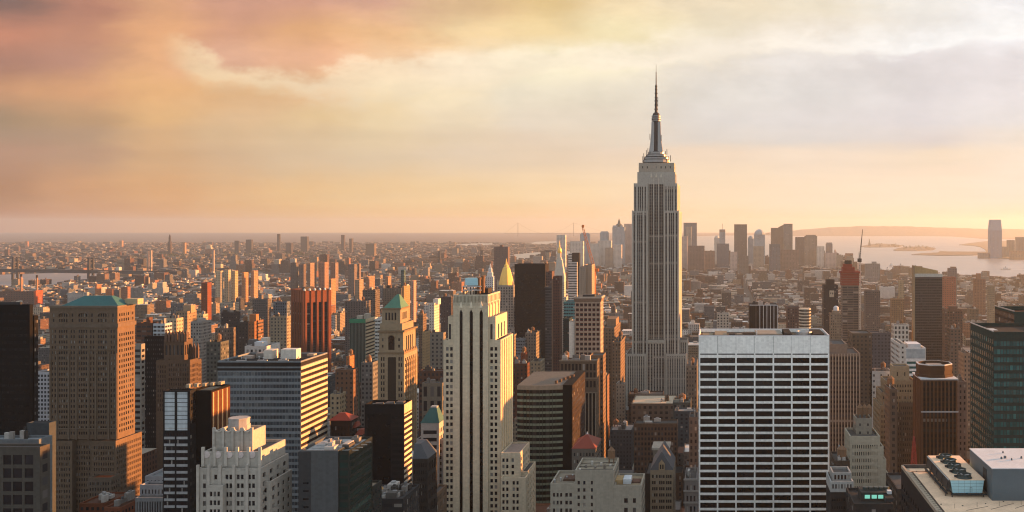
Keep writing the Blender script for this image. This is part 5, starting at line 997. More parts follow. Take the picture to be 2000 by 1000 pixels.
# red lattice mast
t = T('radio_mast', 'red lattice radio mast rising behind the tan gravel roof', cat='mast')
Y = 470; xc = WX(1785, Y); zb, zt = WZ(955, Y), WZ(853, Y); m = t.mb('lattice', 'mast_red')
for sx_, sy_ in ((-1, -1), (1, -1), (1, 1), (-1, 1)): m.bar((xc+sx_*2.0, Y+sy_*2.0, zb), (xc+sx_*.25, Y+sy_*.25, zt), .32)
for k in range(11):
    f0, f1 = k/11, (k+1)/11; w0, w1 = 2-1.75*f0, 2-1.75*f1; z0, z1 = zb+(zt-zb)*f0, zb+(zt-zb)*f1
    for sy_ in (-1, 1): m.bar((xc-w0, Y+sy_*w0, z0), (xc+w1, Y+sy_*w1, z1), .2); m.bar((xc+w0, Y+sy_*w0, z0), (xc-w1, Y+sy_*w1, z1), .2); m.bar((xc-w0, Y+sy_*w0, z0), (xc+w0, Y+sy_*w0, z0), .2)
    for sx_ in (-1, 1): m.bar((xc+sx_*w0, Y-w0, z0), (xc+sx_*w1, Y+w1, z1), .2)
t.mb('mast_tip', 'mast_red').bar((xc, Y, zt), (xc, Y, zt+3), .2); t.grow(xc-2, xc+2, Y-2, Y+2); t.done()
t = T('dark_building', 'dark roof carrying the red lattice radio mast beside the tan gravel roof', ref='the mast building')
x0, x1, y0, y1, z1 = t.tier(1752, 1815, 955, 458, 30, (.10, .09, .085), UV(3, 3.5), UV()); t.done()
# flat pale roof and water tank block before the tallest tower
t = T('flat_roof_building', 'broad low block with pale flat roof in front of the foot of the tallest skyscraper', ref='the pale flat roof', vis=793)
x0, x1, y0, y1, z1 = t.tier(1233, 1318, 788, 950, 50, (.20, .17, .14), UV(5, 5, .5, .5), UV(5, 5), roofc=(.46, .40, .30)); clutter(t, x0+25, x1-3, y0+2, y1-15, z1-1, 4, RB); t.done()
t = T('green_roof_building', 'grey green block with a rooftop water tank right of the pale flat roof', vis=800)
x0, x1, y0, y1, z1 = t.tier(1314, 1349, 786, 900, 26, (.15, .16, .145), UV(4, 4.5, .4, .5), UV(), roofc=(.2, .22, .19)); clutter(t, x0, x1, y0, y1, z1-1, 4, RB); water_tank(t, (x0+x1)/2, y0+12, z1-1, 3.2); t.done()
# ------------------------------------------------------------------ medium towers, one row each: front px0, px1, side px, top, distance, colour, window look, label
O, C, B_, G_, D_, RD = (.36, .22, .12), (.44, .37, .26), (.19, .13, .10), (.24, .24, .235), (.07, .07, .075), (.32, .10, .05)
MID = [
 (344, 366, 384, 608, 1150, (.36, .25, .16), UV(3, 3.4, .4, .45), 'cream and orange apartment tower with a stair block beyond the gothic brown tower', 640, (358, 373, 596)),
 (382, 397, 403, 614, 1250, C, UV(3, 3.4, .4, .45), 'small cream tower right behind the cream and orange apartment tower', 640, None),
 (372, 393, 413, 628, 1050, (.30, .29, .27), UV(2.6, 3.3, .5, .5), 'grey brick tower with pale sunlit end beyond the gothic brown tower', 665, (385, 392, 622)),
 (432, 461, 464, 610, 1300, (.085, .08, .085), UV(3, 3.6, .5, .4), 'dark block with a thin pale parapet above the broad banded office block', 640, None),
 (485, 497, 503, 628, 1000, (.36, .17, .085), UV(3, 3.6, .3, .4), 'orange striped low tower left of the two part brick tower', 670, (487, 500, 614)),
 (495, 504, 514, 626, 1005, (.30, .17, .10), UV(3, 3.4, .9, .4), 'two part brick tower glowing orange beyond the broad banded office block', 670, None),
 (466, 484, 486, 629, 1080, (.13, .11, .10), UV(3, 3.4, .4, .4), 'plain dark brown block left of the orange striped low tower', 665, None),
 (493, 523, 526, 584, 1500, (.20, .18, .17), UV(3, 3.4, .5, .4), 'broad grey brown slab with pale edge left of the cornerwise brown tower', 615, (505, 511, 576)),
 (534, 560, 563, 589, 1450, (.17, .21, .25), UV(3, 4, .55, .6), 'blue grey block with a white window grid beside the cornerwise brown brick tower', 615, None),
 (528, 560, 563, 618, 1250, (.34, .29, .21), UV(4, 4, .4, .55), 'ornate beige hotel with a dark central bay left of the cornerwise brown tower', 662, None),
 (403, 431, 447, 668, 850, (.17, .18, .16), UV(3, 3.5, .55, .5), 'grey green block with brown end wall behind the broad banded office block', 705, None),
 (420, 449, 458, 641, 1000, (.22, .18, .15), UV(3, 3.5, .4, .5), 'grey brown block with orange end behind the grey green block', 668, None),
 (393, 405, 413, 552, 2000, RD, UV(4, 4, .2, .3), 'dark red tower with a vivid red lit side standing alone on the left', 582, None),
 (266, 296, 298, 631, 900, (.20, .10, .07), UV(5, 4, .8, .4), 'brown block with a white roof rim right of the brown tower with green hipped roof', 658, (286, 291, 620)),
 (299, 322, 328, 632, 900, (.36, .42, .46), UV(4, 3.4, .8, .5), 'pale blue banded block with a round white tank behind the black slab', 657, None),
 (320, 345, 352, 622, 960, C, UV(3, 3.4, .4, .5), 'cream sunlit block behind the gothic brown tower pinnacles', 655, None),
 (674, 715, 724, 588, 1600, (.20, .18, .17), UV(4, 3.4, .4, .5), 'dark slab block with buttresses above the green pinstriped tower', 617, None),
 (708, 733, 742, 566, 1750, (.20, .17, .15), UV(4, 3.4, .6, .4), 'grey slab with glowing orange end wall above the green pinstriped tower', 618, None),
 (785, 789, 801, 559, 1700, (.42, .26, .14), UV(3, 3.4, .2, .4), 'orange lit brick tower close behind the green pyramid', 600, None),
 (748, 784, 786, 563, 1800, (.24, .21, .17), UV(3, 3.6, .4, .5), 'brown building wrapped in scaffold behind the green pyramid', 600, None),
 (783, 789, 791, 527, 2300, (.10, .20, .21), UV(4, 4, .6, .5), 'slim teal tower left of the red and white stepped tower', 556, None),
 (803, 808, 813, 548, 2200, (.44, .28, .22), UV(4, 4, .2, .4), 'small red and white stepped tower in the low roofs', 572, None),
 (838, 848, 858, 592, 1500, (.50, .46, .40), UV(4, 4, .3, .4), 'white block with a stepped roof left of the cream tower crown', 612, (846, 856, 584)),
 (861, 881, 883, 580, 1650, (.15, .12, .12), UV(4, 4, .3, .4), 'dark plum round shouldered block left of the cream tower crown', 606, None),
 (818, 826, 833, 614, 1350, (.24, .18, .14), UV(3, 3.4, .4, .5), 'narrow brown tower with lit end right of the green pyramid tower', 650, None),
 (825, 831, 840, 648, 1200, (.44, .31, .17), UV(3, 3.4, .2, .4), 'tan sunlit block right of the green pyramid tower', 672, None),
 (833, 866, 867, 650, 1300, (.27, .25, .21), UV(5, 5, .4, .5), 'pale grey block with a grid of square windows left of the cream tower', 675, None),
 (818, 866, 867, 724, 950, (.20, .11, .085), UV(4, 5, .5, .5), 'long brown low block with pale roof edge left of the cream tower', 745, None),
 (824, 864, 866, 748, 880, (.27, .24, .19), UV(6, 12, .5, .7), 'stone hall with tall arched bays left of the cream tower', 790, None),
 (655, 690, 697, 722, 850, (.26, .15, .10), UV(4, 4, .35, .45), 'reddish brown block with small windows left of the green pyramid tower', 790, None),
 (676, 683, 692, 696, 960, (.46, .20, .09), UV(4, 4, .2, .3), 'small glowing orange block above the reddish brown block', 718, None),
 (705, 728, 738, 708, 900, (.22, .22, .21), UV(3, 4, .5, .5), 'grey block with pale sunlit end hugging the green pyramid tower', 785, None),
 (645, 664, 676, 770, 760, (.40, .33, .22), UV(3, 3.6, .4, .5), 'stepped cream block behind the red roofed building', 808, None),
 (993, 1030, 1034, 710, 1000, (.20, .085, .06), UV(3.4, 3.6, .4, .5), 'dark red brick block right of the cream tower with a glowing corner', 740, None),
 (1017, 1025, 1031, 690, 1040, RD, UV(4, 4, .2, .3), 'small red stair tower behind the dark red brick block', 712, None),
 (1036, 1056, 1064, 706, 1040, (.34, .29, .20), UV(3, 3.6, .35, .5), 'tan block above the bowed green glass tower', 736, None),
 (1026, 1047, 1056, 650, 1300, (.28, .25, .21), UV(3.4, 4, .4, .5), 'tan grey block with orange end below the broad black slab', 700, None),
 (987, 1004, 1009, 654, 1280, (.36, .30, .21), UV(4, 4, .4, .5), 'tan block between the cream tower and the broad black slab', 700, None),
 (1007, 1025, 1028, 662, 1200, (.24, .26, .28), UV(3, 3.6, .7, .5), 'blue grey block with a rounded end below the gold pyramid tower', 700, None),
 (1176, 1200, 1212, 640, 1100, (.27, .19, .13), UV(3, 3.5, .4, .5), 'brown stepped tower with orange flanks left of the tallest skyscraper', 760, (1185, 1203, 623)),
 (1196, 1212, 1222, 668, 1060, (.27, .19, .13), UV(3, 3.5, .4, .5), 'lower brown stepped wing with orange flank left of the tallest skyscraper', 770, None),
 (1178, 1186, 1190, 735, 900, (.30, .18, .12), UV(3, 3.5, .2, .4), 'narrow brick block with lit end right of the ribbed brown tower', 800, None),
 (1203, 1220, 1222, 750, 1000, (.30, .27, .22), UV(3, 3.5, .35, .5), 'small pale stone tower at the left foot of the tallest skyscraper', 770, None),
 (1340, 1361, 1363, 714, 1000, (.24, .21, .17), UV(3, 4, .45, .55), 'grey tan tower between the tallest skyscraper and the white gridded slab', 800, None),
 (1346, 1363, 1364, 815, 650, (.20, .17, .15), UV(3, 4, .45, .55), 'brown block half hidden by the left edge of the white gridded slab', 900, None),
 (1400, 1424, 1426, 612, 1500, (.42, .40, .35), UV(4, 4, .5, .5), 'cream block with square windows above the left part of the white gridded slab', 640, None),
 (1690, 1719, 1720, 568, 1900, (.20, .17, .16), UV(3.6, 4, .5, .5), 'brown grey block with a window grid right of the red netted tower', 600, None),
 (1742, 1766, 1768, 584, 2000, (.36, .22, .12), UV(3.6, 4, .4, .5), 'tan orange block left of the slant topped dark tower', 608, None),
 (1757, 1766, 1776, 548, 2400, (.42, .32, .2), UV(3.6, 4, .3, .5), 'pale tan tower left of the slant topped dark tower crown', 575, None),
 (1845, 1880, 1882, 606, 1500, (.22, .13, .10), UV(4, 4, .45, .5), 'red brown brick block right of the slant topped dark tower', 640, (1855, 1870, 598)),
 (1856, 1877, 1879, 642, 1300, (.22, .16, .13), UV(4, 4, .45, .5), 'lower red brown block right of the slant topped dark tower', 690, None),
 (1932, 1943, 1952, 558, 2200, (.36, .28, .19), UV(4, 4, .3, .5), 'tall tan tower above the green glass tower', 596, None),
 (1904, 1925, 1928, 545, 2700, (.34, .20, .13), UV(4, 4, .3, .5), 'orange brown block with a domed tower near the right shore', 566, (1908, 1916, 534)),
 (1746, 1775, 1777, 634, 1350, (.48, .45, .40), UV(5, 6, .5, .6), 'white block with square openings left of the slant topped dark tower', 660, None),
 (1700, 1740, 1744, 650, 1200, (.14, .15, .18), UV(4, 4, .5, .5), 'blue grey block right of the plain brown block', 690, None),
 (1700, 1742, 1746, 725, 900, (.46, .46, .44), UV(6, 5, .2, .4), 'low white roofed block left of the tan ziggurat', 750, None),
 (1882, 1896, 1900, 690, 900, (.28, .22, .17), UV(3, 4, .4, .5), 'grey brown block left of the green glass tower', 760, None),
 (1872, 1888, 1890, 745, 720, (.26, .21, .18), UV(3, 4, .4, .5), 'narrow pale block between the octagon crowned tower and the green glass tower', 900, None),
 (1738, 1752, 1760, 760, 640, (.20, .16, .13), UV(3, 4, .4, .5), 'dark narrow block in front of the tan ziggurat', 900, None),
 (67, 70, 84, 568, 3200, (.50, .12, .05), UV(8, 6, .2, .3), 'red block with bright red sunlit wall at the far left', 600, None),
 (0, 66, 67, 569, 3250, (.22, .13, .11), UV(8, 6, .4, .3), 'long dull brick power house under two chimneys at the far left', 590, None),
 (186, 189, 198, 556, 3300, (.48, .20, .09), UV(8, 6, .2, .3), 'slim orange riverside tower above the green hipped roof', 572, None),
 (206, 211, 223, 565, 3000, (.48, .19, .09), UV(8, 6, .2, .3), 'squat orange riverside block above the green hipped roof', 580, None),
 (236, 240, 255, 561, 3000, (.34, .18, .12), UV(6, 5, .3, .4), 'brown riverside block right of the squat orange block', 578, None),
 (421, 431, 436, 529, 3100, C, UV(6, 5, .3, .4), 'cream estate tower, leftmost of the lit row on the left', 552, None),
 (438, 446, 451, 527, 3150, C, UV(6, 5, .3, .4), 'cream estate tower, second in the lit row on the left', 552, None),
 (452, 459, 465, 529, 3120, (.46, .33, .2), UV(6, 5, .3, .4), 'tan estate tower, third in the lit row on the left', 552, None),
 (472, 477, 485, 532, 3200, (.48, .25, .13), UV(6, 5, .3, .4), 'orange estate tower, fourth in the lit row on the left', 552, None),
 (490, 496, 504, 529, 3250, (.44, .25, .15), UV(6, 5, .3, .4), 'orange brown estate tower, rightmost of the lit row on the left', 552, None),
 (567, 578, 583, 513, 3600, (.20, .17, .16), UV(6, 5, .3, .4), 'grey estate slab, leftmost of the dark group beyond the cornerwise tower', 540, None),
 (584, 593, 598, 516, 3500, (.22, .17, .15), UV(6, 5, .3, .4), 'brown estate slab, second in the dark group beyond the cornerwise tower', 540, None),
 (600, 606, 618, 514, 3550, (.34, .24, .18), UV(6, 5, .3, .4), 'brown estate slab with lit side, third in the dark group beyond the cornerwise tower', 540, None),
 (622, 634, 642, 512, 3600, (.34, .22, .17), UV(6, 5, .3, .4), 'red grey estate slab, fourth in the dark group beyond the cornerwise tower', 540, None),
 (645, 655, 661, 513, 3650, (.30, .22, .18), UV(6, 5, .3, .4), 'dull brown estate slab, rightmost of the dark group beyond the cornerwise tower', 540, None),
 (680, 692, 697, 516, 3500, (.24, .19, .17), UV(6, 5, .3, .4), 'grey estate slab above the green pinstriped tower, left of a twin', 540, None),
 (698, 702, 705, 515, 3550, (.30, .22, .18), UV(6, 5, .3, .4), 'thin estate slab above the green pinstriped tower, right of a twin', 540, None),
 (642, 647, 656, 545, 2600, (.42, .25, .15), UV(5, 4, .3, .4), 'orange lit block just above the cornerwise brown tower', 566, None),
 (693, 702, 710, 546, 2500, (.36, .27, .19), UV(5, 4, .3, .4), 'grey tan slab with pale side above the green pinstriped tower', 568, None),
 (714, 720, 732, 540, 2700, (.38, .24, .16), UV(5, 4, .3, .4), 'orange grey slab right of the grey tan slab', 566, None),
 (752, 758, 764, 540, 2700, (.38, .24, .16), UV(5, 4, .3, .4), 'brown slab with orange edge left of the slim teal tower', 562, None),
 (1690, 1719, 1721, 515, 4600, (.22, .24, .25), UV(8, 6, .3, .4), 'grey riverside terminal block behind the red netted tower', 540, (1703, 1712, 511)),
 # the far borough
 (541, 546, 548, 457, 7600, (.10, .10, .11), None, 'thin dark tower alone on the far left skyline', 490, None),
 (587, 600, 603, 462, 7600, (.13, .12, .11), None, 'broad dark tower on the far left skyline', 492, None),
 (666, 672, 674, 459, 7600, (.13, .10, .09), None, 'dark tower with flat top on the far skyline above the green pyramid', 490, None),
 (458, 466, 468, 470, 7400, (.12, .12, .12), None, 'small dark tower, left of a pair on the far left skyline', 496, None),
 (480, 491, 494, 468, 7400, (.12, .12, .12), None, 'small dark tower, right of a pair on the far left skyline', 496, None),
 (558, 569, 572, 475, 7200, (.12, .11, .12), None, 'squat dark tower between the thin and the broad dark towers', 496, None),
 (682, 687, 690, 466, 7300, (.14, .12, .11), None, 'narrow brown tower right of the flat topped dark tower', 492, None),
 (714, 731, 735, 476, 7000, (.22, .17, .13), None, 'wide brown tower on the far skyline right of the green pyramid', 500, None),
 (883, 893, 896, 485, 6800, (.20, .20, .19), None, 'small grey tower by the far river above the cream tower', 500, None),
 (356, 361, 364, 474, 6600, (.42, .24, .14), None, 'thin orange lit tower on the far left shore', 496, None),
 (232, 238, 241, 470, 7000, (.46, .24, .12), None, 'small bright orange tower on the far left shore', 482, None),
 (48, 54, 56, 471, 7200, (.46, .22, .1), None, 'tiny orange tower near the left end of the far skyline', 482, None),
]
CNT = 0
for a, b, s_, yt, Y, col, look, lab, vis, pent in MID:
    if look is None: Y = .98*F*H/(vis-PY)
    nm = 'tower' if vis-yt > 34 else 'building'
    t = T('brick_'+nm if col[0] > col[2]*1.5 else 'office_'+nm, lab, 'tower' if nm == 'tower' else 'building', ref=None, vis=vis)
    dep = min(70, max(12, Y*(PX-b)/(PX-s_)-Y if b < PX else 18)) if b < PX else 20
    x0, x1, y0, y1, z1 = t.tier(a, b, yt, Y, dep, col, look, look)
    if pent: t.pbox('penthouse', 'fac', pent[0], pent[1], pent[2], yt+3, Y+dep*.3, dep*.5, tuple(min(.6, q*1.15) for q in col))
    elif Y < 1900: clutter(t, x0, x1, y0, y1, z1-1, 3, RB, RB.random() < .45)
    t.done()
# ------------------------------------------------------------------ far downtown cluster
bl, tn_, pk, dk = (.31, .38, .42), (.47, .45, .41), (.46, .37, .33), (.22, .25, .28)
DT = [
 (1087, 1104, 459, 5500, tn_, '', 'pale tower left of the downtown cluster, above the white campanile'),
 (1113, 1139, 471, 5800, tn_, '', 'broad pale block behind the orange crane'),
 (1133, 1151, 457, 6500, bl, 'cap', 'blue grey tower with dark top behind the orange crane jib'),
 (1172, 1188, 454, 6500, bl, 'cap', 'blue grey tower with stepped shoulder left of the spired tower'),
 (1168, 1194, 470, 6300, tn_, '', 'tan stepped block below the blue grey shouldered tower'),
 (1196, 1220, 443, 6500, bl, 'spire', 'spired blue grey tower left of the tallest skyscraper'),
 (1219, 1238, 437, 6600, pk, '', 'pink tower half hidden by the left side of the tallest skyscraper'),
 (1199, 1214, 478, 6000, tn_, '', 'pale tan tower below the spired blue grey tower'),
 (1182, 1197, 484, 6100, (.36, .32, .27), '', 'cream tower left of the pale tan tower downtown'),
 (1150, 1170, 476, 6200, tn_, '', 'dull tan block right of the orange crane jib'),
 (1335, 1361, 435, 6700, dk, '', 'dark slab tower right of the tallest skyscraper'),
 (1340, 1350.5, 443, 6400, (.36, .33, .28), '', 'slim pale tower in front of the dark slab downtown'),
 (1330, 1343, 462, 6000, pk, '', 'salmon tower touching the right side of the tallest skyscraper'),
 (1344, 1376, 480, 5600, (.22, .17, .16), '', 'broad brown block below the dark slab downtown'),
 (1395, 1405, 465, 6500, tn_, 'dome', 'small domed tower left of the unfinished spiked tower'),
 (1405, 1416.5, 448, 6700, bl, 'spike', 'unfinished slim tower with a spike crane on top downtown'),
 (1400, 1424, 476, 6000, (.12, .19, .25), '', 'blue block below the unfinished spiked tower'),
 (1434, 1459, 438, 6600, (.14, .17, .18), '', 'tall plain blue slab in the middle of the downtown cluster'),
 (1461, 1472, 466, 6600, bl, 'dome', 'little domed tower right of the tall plain blue slab'),
 (1473, 1494, 458, 6500, bl, 'dome', 'wide domed tower right of the tall plain blue slab'),
 (1472, 1492, 481, 6000, (.34, .31, .25), '', 'cream block below the wide domed tower'),
 (1506, 1532, 445, 6600, (.20, .20, .19), 'curve', 'curve topped grey tower left of the tall glass slab downtown'),
 (1531, 1548, 437, 6500, (.20, .24, .25), '', 'tall glass slab joined to the curve topped grey tower'),
 (1503, 1524, 477, 5600, (.11, .19, .25), '', 'blue glass block below the curve topped grey tower'),
 (1554, 1574, 463, 6400, (.17, .19, .20), '', 'dark grey tower, left half of the twin blocks by the harbour'),
 (1572, 1596, 461, 6300, (.26, .24, .21), 'cap', 'grey tan tower, right half of the twin blocks by the harbour'),
 (1596, 1610, 481, 6200, tn_, '', 'low tan block right of the twin blocks by the harbour'),
 (1614, 1626, 476, 6300, (.22, .24, .26), 'cap', 'blue grey round cornered tower at the right end of downtown'),
 (1613, 1634, 494, 6000, pk, 'spire2', 'pink brick tower with pinnacle at the harbour edge'),
 (1426, 1440, 492, 5600, pk, '', 'salmon block below the tall plain blue slab'),
 (1376, 1396, 490, 5800, (.30, .21, .17), '', 'brown block below the small domed tower'),
 (1525, 1560, 488, 5700, (.26, .20, .18), '', 'wide brown block below the tall glass slab downtown'),
 (1444, 1462, 500, 5200, (.20, .20, .19), '', 'grey block in front of the salmon block downtown'),
 (1240, 1236.1, 0, 0, None, '', ''),
]
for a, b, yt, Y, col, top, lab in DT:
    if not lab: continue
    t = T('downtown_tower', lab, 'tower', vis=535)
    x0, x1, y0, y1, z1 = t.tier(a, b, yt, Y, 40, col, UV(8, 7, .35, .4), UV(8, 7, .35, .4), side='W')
    xc, yc, r = (x0+x1)/2, (y0+y1)/2, (x1-x0)/2
    if top == 'cap': t.bx('roof_cap', 'fac', x0+r*.2, x1-r*.2, y0+4, y1-4, z1, z1+7, col)
    if top == 'dome': t.mb('dome').lathe(xc, yc, [(r, z1-1), (r*.92, z1+r*.35), (r*.7, z1+r*.7), (r*.35, z1+r*.92), (.1, z1+r)], 12, col)
    if top == 'spire': t.mb('spire').lathe(xc+2, yc, [(r*.55, z1), (r*.5, z1+14), (r*.25, z1+20), (r*.2, z1+32), (.3, z1+54)], 8, (.17, .2, .19)); t.bx('shoulder', 'fac', x0+2, xc+r*.7, y0+3, y1, z1, z1+9, col)
    if top == 'spike': t.mb('spike', 'dark_steel').bar((xc, yc, z1), (xc+1, yc, z1+38), 2.2); t.bx('bare_top', 'fac', xc-r, xc+r, y0-1, y1, z1-16, z1-2, (.35, .3, .25))
    if top == 'curve':
        m = t.mb('curved_top'); n = 8
        for k in range(n):
            q0, q1 = k/n, (k+1)/n; za, zb = z1-44*(1-q0)**2+20*q0, z1-44*(1-q1)**2+20*q1; xa, xb = x0+(x1-x0)*q0, x0+(x1-x0)*q1
            m.quad((xa, y0-.5, z1-60), (xb, y0-.5, z1-60), (xb, y0-.5, max(zb, z1-59)), (xa, y0-.5, max(za, z1-59)), None, col); m.quad((xa, y0-.5, max(za, z1-59)), (xb, y0-.5, max(zb, z1-59)), (xb, y1, max(zb, z1-59)), (xa, y1, max(za, z1-59)), None, col)
    if top == 'spire2': t.mb('pinnacle').lathe(x1-7, yc, [(6, z1), (5, z1+10), (.2, z1+24)], 6, (.34, .24, .2)); t.bx('upper_stage', 'fac', x1-14, x1, y0, y0+14, z1-1, z1+8, col)
    t.done()
# ------------------------------------------------------------------ far shore landmarks
t = T('bell_tower', 'slim clock tower with domed cap on the far left skyline', 'tower'); Y = 8800
x0, x1, y0, y1, z1 = t.tier(327.5, 333, 472, Y, 24, (.14, .11, .10), None, None); t.mb('domed_cap').lathe((x0+x1)/2, Y+12, [(10, z1), (9, z1+40), (6, z1+52), (.2, z1+66)], 8, (.13, .11, .1)); t.done()
t = T('glass_tower', 'lone blue glass tower with tapered crown on the far harbour shore', 'tower'); Y = 8000
xa, xb = WX(1934, Y), WX(1957, Y); z1 = WZ(429, Y)
gm = dict(N=None); t.vol(xa, xb, Y, Y+70, 0, WZ(450, Y), (.09, .22, .36), UV(10, 8, .3, .4, col=(.10, .25, .40)), UV(10, 8, .3, .4, col=(.10, .25, .40)), side='E')
t.mb('tapered_crown').frustum((xa, xb, Y, Y+70, WZ(450, Y)), (xa+7, xb-7, Y+5, Y+65, z1), (.12, .29, .44)); t.done()
for a, b, yt, Y, col, lab in ((1957, 1966, 482, 8100, (.2, .24, .26), 'low block left in the cluster right of the lone blue glass tower'), (1970, 1982, 469, 8300, (.18, .22, .24), 'rounded grey tower right of the lone blue glass tower'), (1987, 2010, 463, 8400, (.17, .22, .26), 'broad blue grey tower cut by the right edge on the far shore'), (1975, 2005, 490, 7700, (.34, .24, .18), 'tan riverside block at the right edge of the far shore'), (1913, 1932, 494, 8000, (.2, .22, .24), 'low pier block left of the lone blue glass tower')):
    t = T('shore_tower', lab, 'tower'); t.tier(a, b, yt, Y, 60, col, UV(12, 9, .4, .4), UV(12, 9, .4, .4), side='E'); t.done()
for a, yt in ((33, 536), (64, 538)):
    t = T('chimney', 'tall brick power house chimney, %s of the two at the far left' % ('left' if a == 33 else 'right'), 'chimney', group='power house chimneys'); Y = 3240
    x = WX(a, Y); m = t.mb('stack'); m.lathe(x, Y+20, [(3.6, 0), (3.0, WZ(yt+5, Y))], 12, (.45, .27, .17)); t.mb('dark_rim').lathe(x, Y+20, [(3.2, WZ(yt+5, Y)), (3.2, WZ(yt, Y)), (2.4, WZ(yt, Y))], 12, (.08, .06, .05)); t.grow(x-4, x+4, Y+16, Y+24); t.done()
for a, yt, lab in ((288, 490, 'pale square smokestack left of a pair on the far left shore'), (294, 489, 'pale square smokestack right of a pair on the far left shore'), (416, 489, 'pale smokestack pair tower further right on the far shore')):
    t = T('smokestack', lab, 'chimney'); Y = 5400; t.tier(a-1.6, a+1.6, yt, Y, 9, (.42, .33, .27), None, None); t.done()
# statue island figure
t = T('statue', 'tiny statue on its pedestal rising from a far harbour island', 'statue'); Y = 12400; x = WX(1698, Y)
t.mb('pedestal').frustum((x-16, x+16, Y-16, Y+16, 8), (x-9, x+9, Y-9, Y+9, 54), (.3, .27, .23)); m = t.mb('figure', 'copper'); m.lathe(x, Y, [(7.5, 54), (6, 72), (4.5, 84), (2.6, 88), (3, 93), (.8, 97)], 8); m.bar((x-3, Y, 82), (x-5.5, Y, 104), 3); t.grow(x-16, x+16, Y-16, Y+16); t.done()
# bridges
def bridge(name, label, p0, p1, zd, towers, zt, w_=24, th=9):
    t = T(name, label, 'bridge'); a, b = Vector(GP(*p0, zd)), Vector(GP(*p1, zd)); m = t.mb('deck', 'dark_steel'); m.bar(a, b, w_, None, th)
    d = (b-a).normalized(); q = Vector((0, 0, 1)).cross(d).normalized()*w_/2; ps = []
    for f_ in towers:
        c = a.lerp(b, f_); m = t.each('bridge_tower', 'dark_steel')
        for s_ in (-1, 1): m.bar((c.x+q.x*s_, c.y+q.y*s_, 0), (c.x+q.x*s_*.8, c.y+q.y*s_*.8, zt), 9)
        for z in (zd+14, zt-8, (zd+zt)/2+8): m.bar((c.x-q.x, c.y-q.y, z), (c.x+q.x, c.y+q.y, z), 5)
        ps.append(c)
    for s_ in (-1, 1):
        m = t.each('cable', 'dark_steel'); pts = [a-(b-a)*.0]+ps+[b]
        for i, (u_, v_) in enumerate(zip(pts, pts[1:])):
            za = zt if 0 < i <= len(ps) else zd; zb = zt if i < len(ps) else zd; n = 12
            P_ = []
            for k in range(n+1):
                f_ = k/n; c = u_.lerp(v_, f_); sag = 4*(zt-zd-8)*f_*(1-f_) if (za == zt and zb == zt) else 0
                P_.append((c.x+q.x*s_, c.y+q.y*s_, za+(zb-za)*f_-sag))
            for c0, c1 in zip(P_, P_[1:]): m.bar(c0, c1, 1.8)
    t.grow(a.x, a.x+1, a.y, a.y+1); t.done(); HERO.pop()
bridge('suspension_bridge', 'dark suspension bridge over the river at the far left', (-70, 527), (350, 533), 44, (.25, .605), 108, 26, 15)
bridge('suspension_bridge', 'faint suspension bridge over the far river left of the mauve slab', (800, 507), (985, 503), 42, (.3, .75), 95)
bridge('far_bridge', 'hazy bridge towers on the horizon left of the tallest skyscraper', (985, 456.5), (1190, 456.5), 60, (.13, .66), 320, 24)
# boats
for px, py, l_, lab in ((1740, 519.5, 22, 'small white ferry on the harbour, leftmost of the three near the slant topped tower'), (1759, 520, 42, 'white ferry on the harbour above the tan slanted crown'), (1733, 527, 16, 'tiny white boat near the shore left of the slant topped tower'), (1964, 526, 60, 'long barge trailing a pale wake on the harbour at the right')):
    x, y, _ = GP(px, py, 2); t = T('boat', lab, 'boat'); m = t.mb('hull', 'boat_hull'); m.frustum((x-l_/2+3, x+l_/2-2, y-5, y+5, 1.2), (x-l_/2, x+l_/2, y-7, y+7, 6)); t.mb('cabin', 'boat_hull').box(x-l_*.25, x+l_*.2, y-4, y+4, 6, 13); t.mb('funnel', 'dark_steel').box(x-2, x+2, y-2, y+2, 13, 18)
    wk = t.mb('wake', 'wake'); wk.quad((x+l_/2-4, y-4, 1.3), (x+l_*2.2, y-16, 1.3), (x+l_*2.2, y+18, 1.3), (x+l_/2-4, y+4, 1.3)); t.grow(x-l_/2, x+l_/2, y-6, y+6); t.done(); HERO.pop()
# ------------------------------------------------------------------ ground, water, islands, hills
def struct(name, mb, mat, kind='structure', label=None, cat=None):
    o = link(name, mb.mesh(name, mat)); tag(o, label, cat, None, kind); return o
def ground_mat():
    m, t, b = base_mat('city_ground'); pos = t.new('ShaderNodeNewGeometry').outputs['Position']
    n = t.noise(pos, .004, 6, .65); n2 = t.noise(pos, .05, 4, .6)
    c = t.ramp(t.m('ADD', t.m('MULTIPLY', n, .6), t.m('MULTIPLY', n2, .4)), [(.3, (.03, .032, .03)), (.5, (.06, .055, .05)), (.62, (.10, .08, .065)), (.75, (.17, .14, .11))])
    t.put(b.inputs['Base Color'], c); b.inputs['Roughness'].default_value = .9; MATS['ground'] = m
ground_mat()
def water_mat():
    m, t, b = base_mat('harbour_water'); pos = t.new('ShaderNodeNewGeometry').outputs['Position']
    mp = t.new('ShaderNodeMapping'); mp.inputs['Scale'].default_value = (1, .25, 1); t.l.new(pos, mp.inputs[0])
    n = t.noise(mp.outputs[0], .004, 5, .6); n2 = t.noise(mp.outputs[0], .05, 4, .6)
    bp = t.new('ShaderNodeBump'); bp.inputs['Strength'].default_value = .25; bp.inputs['Distance'].default_value = 3; t.put(bp.inputs['Height'], n2); t.l.new(bp.outputs[0], b.inputs['Normal'])
    t.put(b.inputs['Base Color'], t.ramp(n, [(.3, (.17, .19, .20)), (.7, (.25, .265, .27))])); b.inputs['Roughness'].default_value = .32; b.inputs['IOR'].default_value = 1.33; MATS['water'] = m
water_mat()
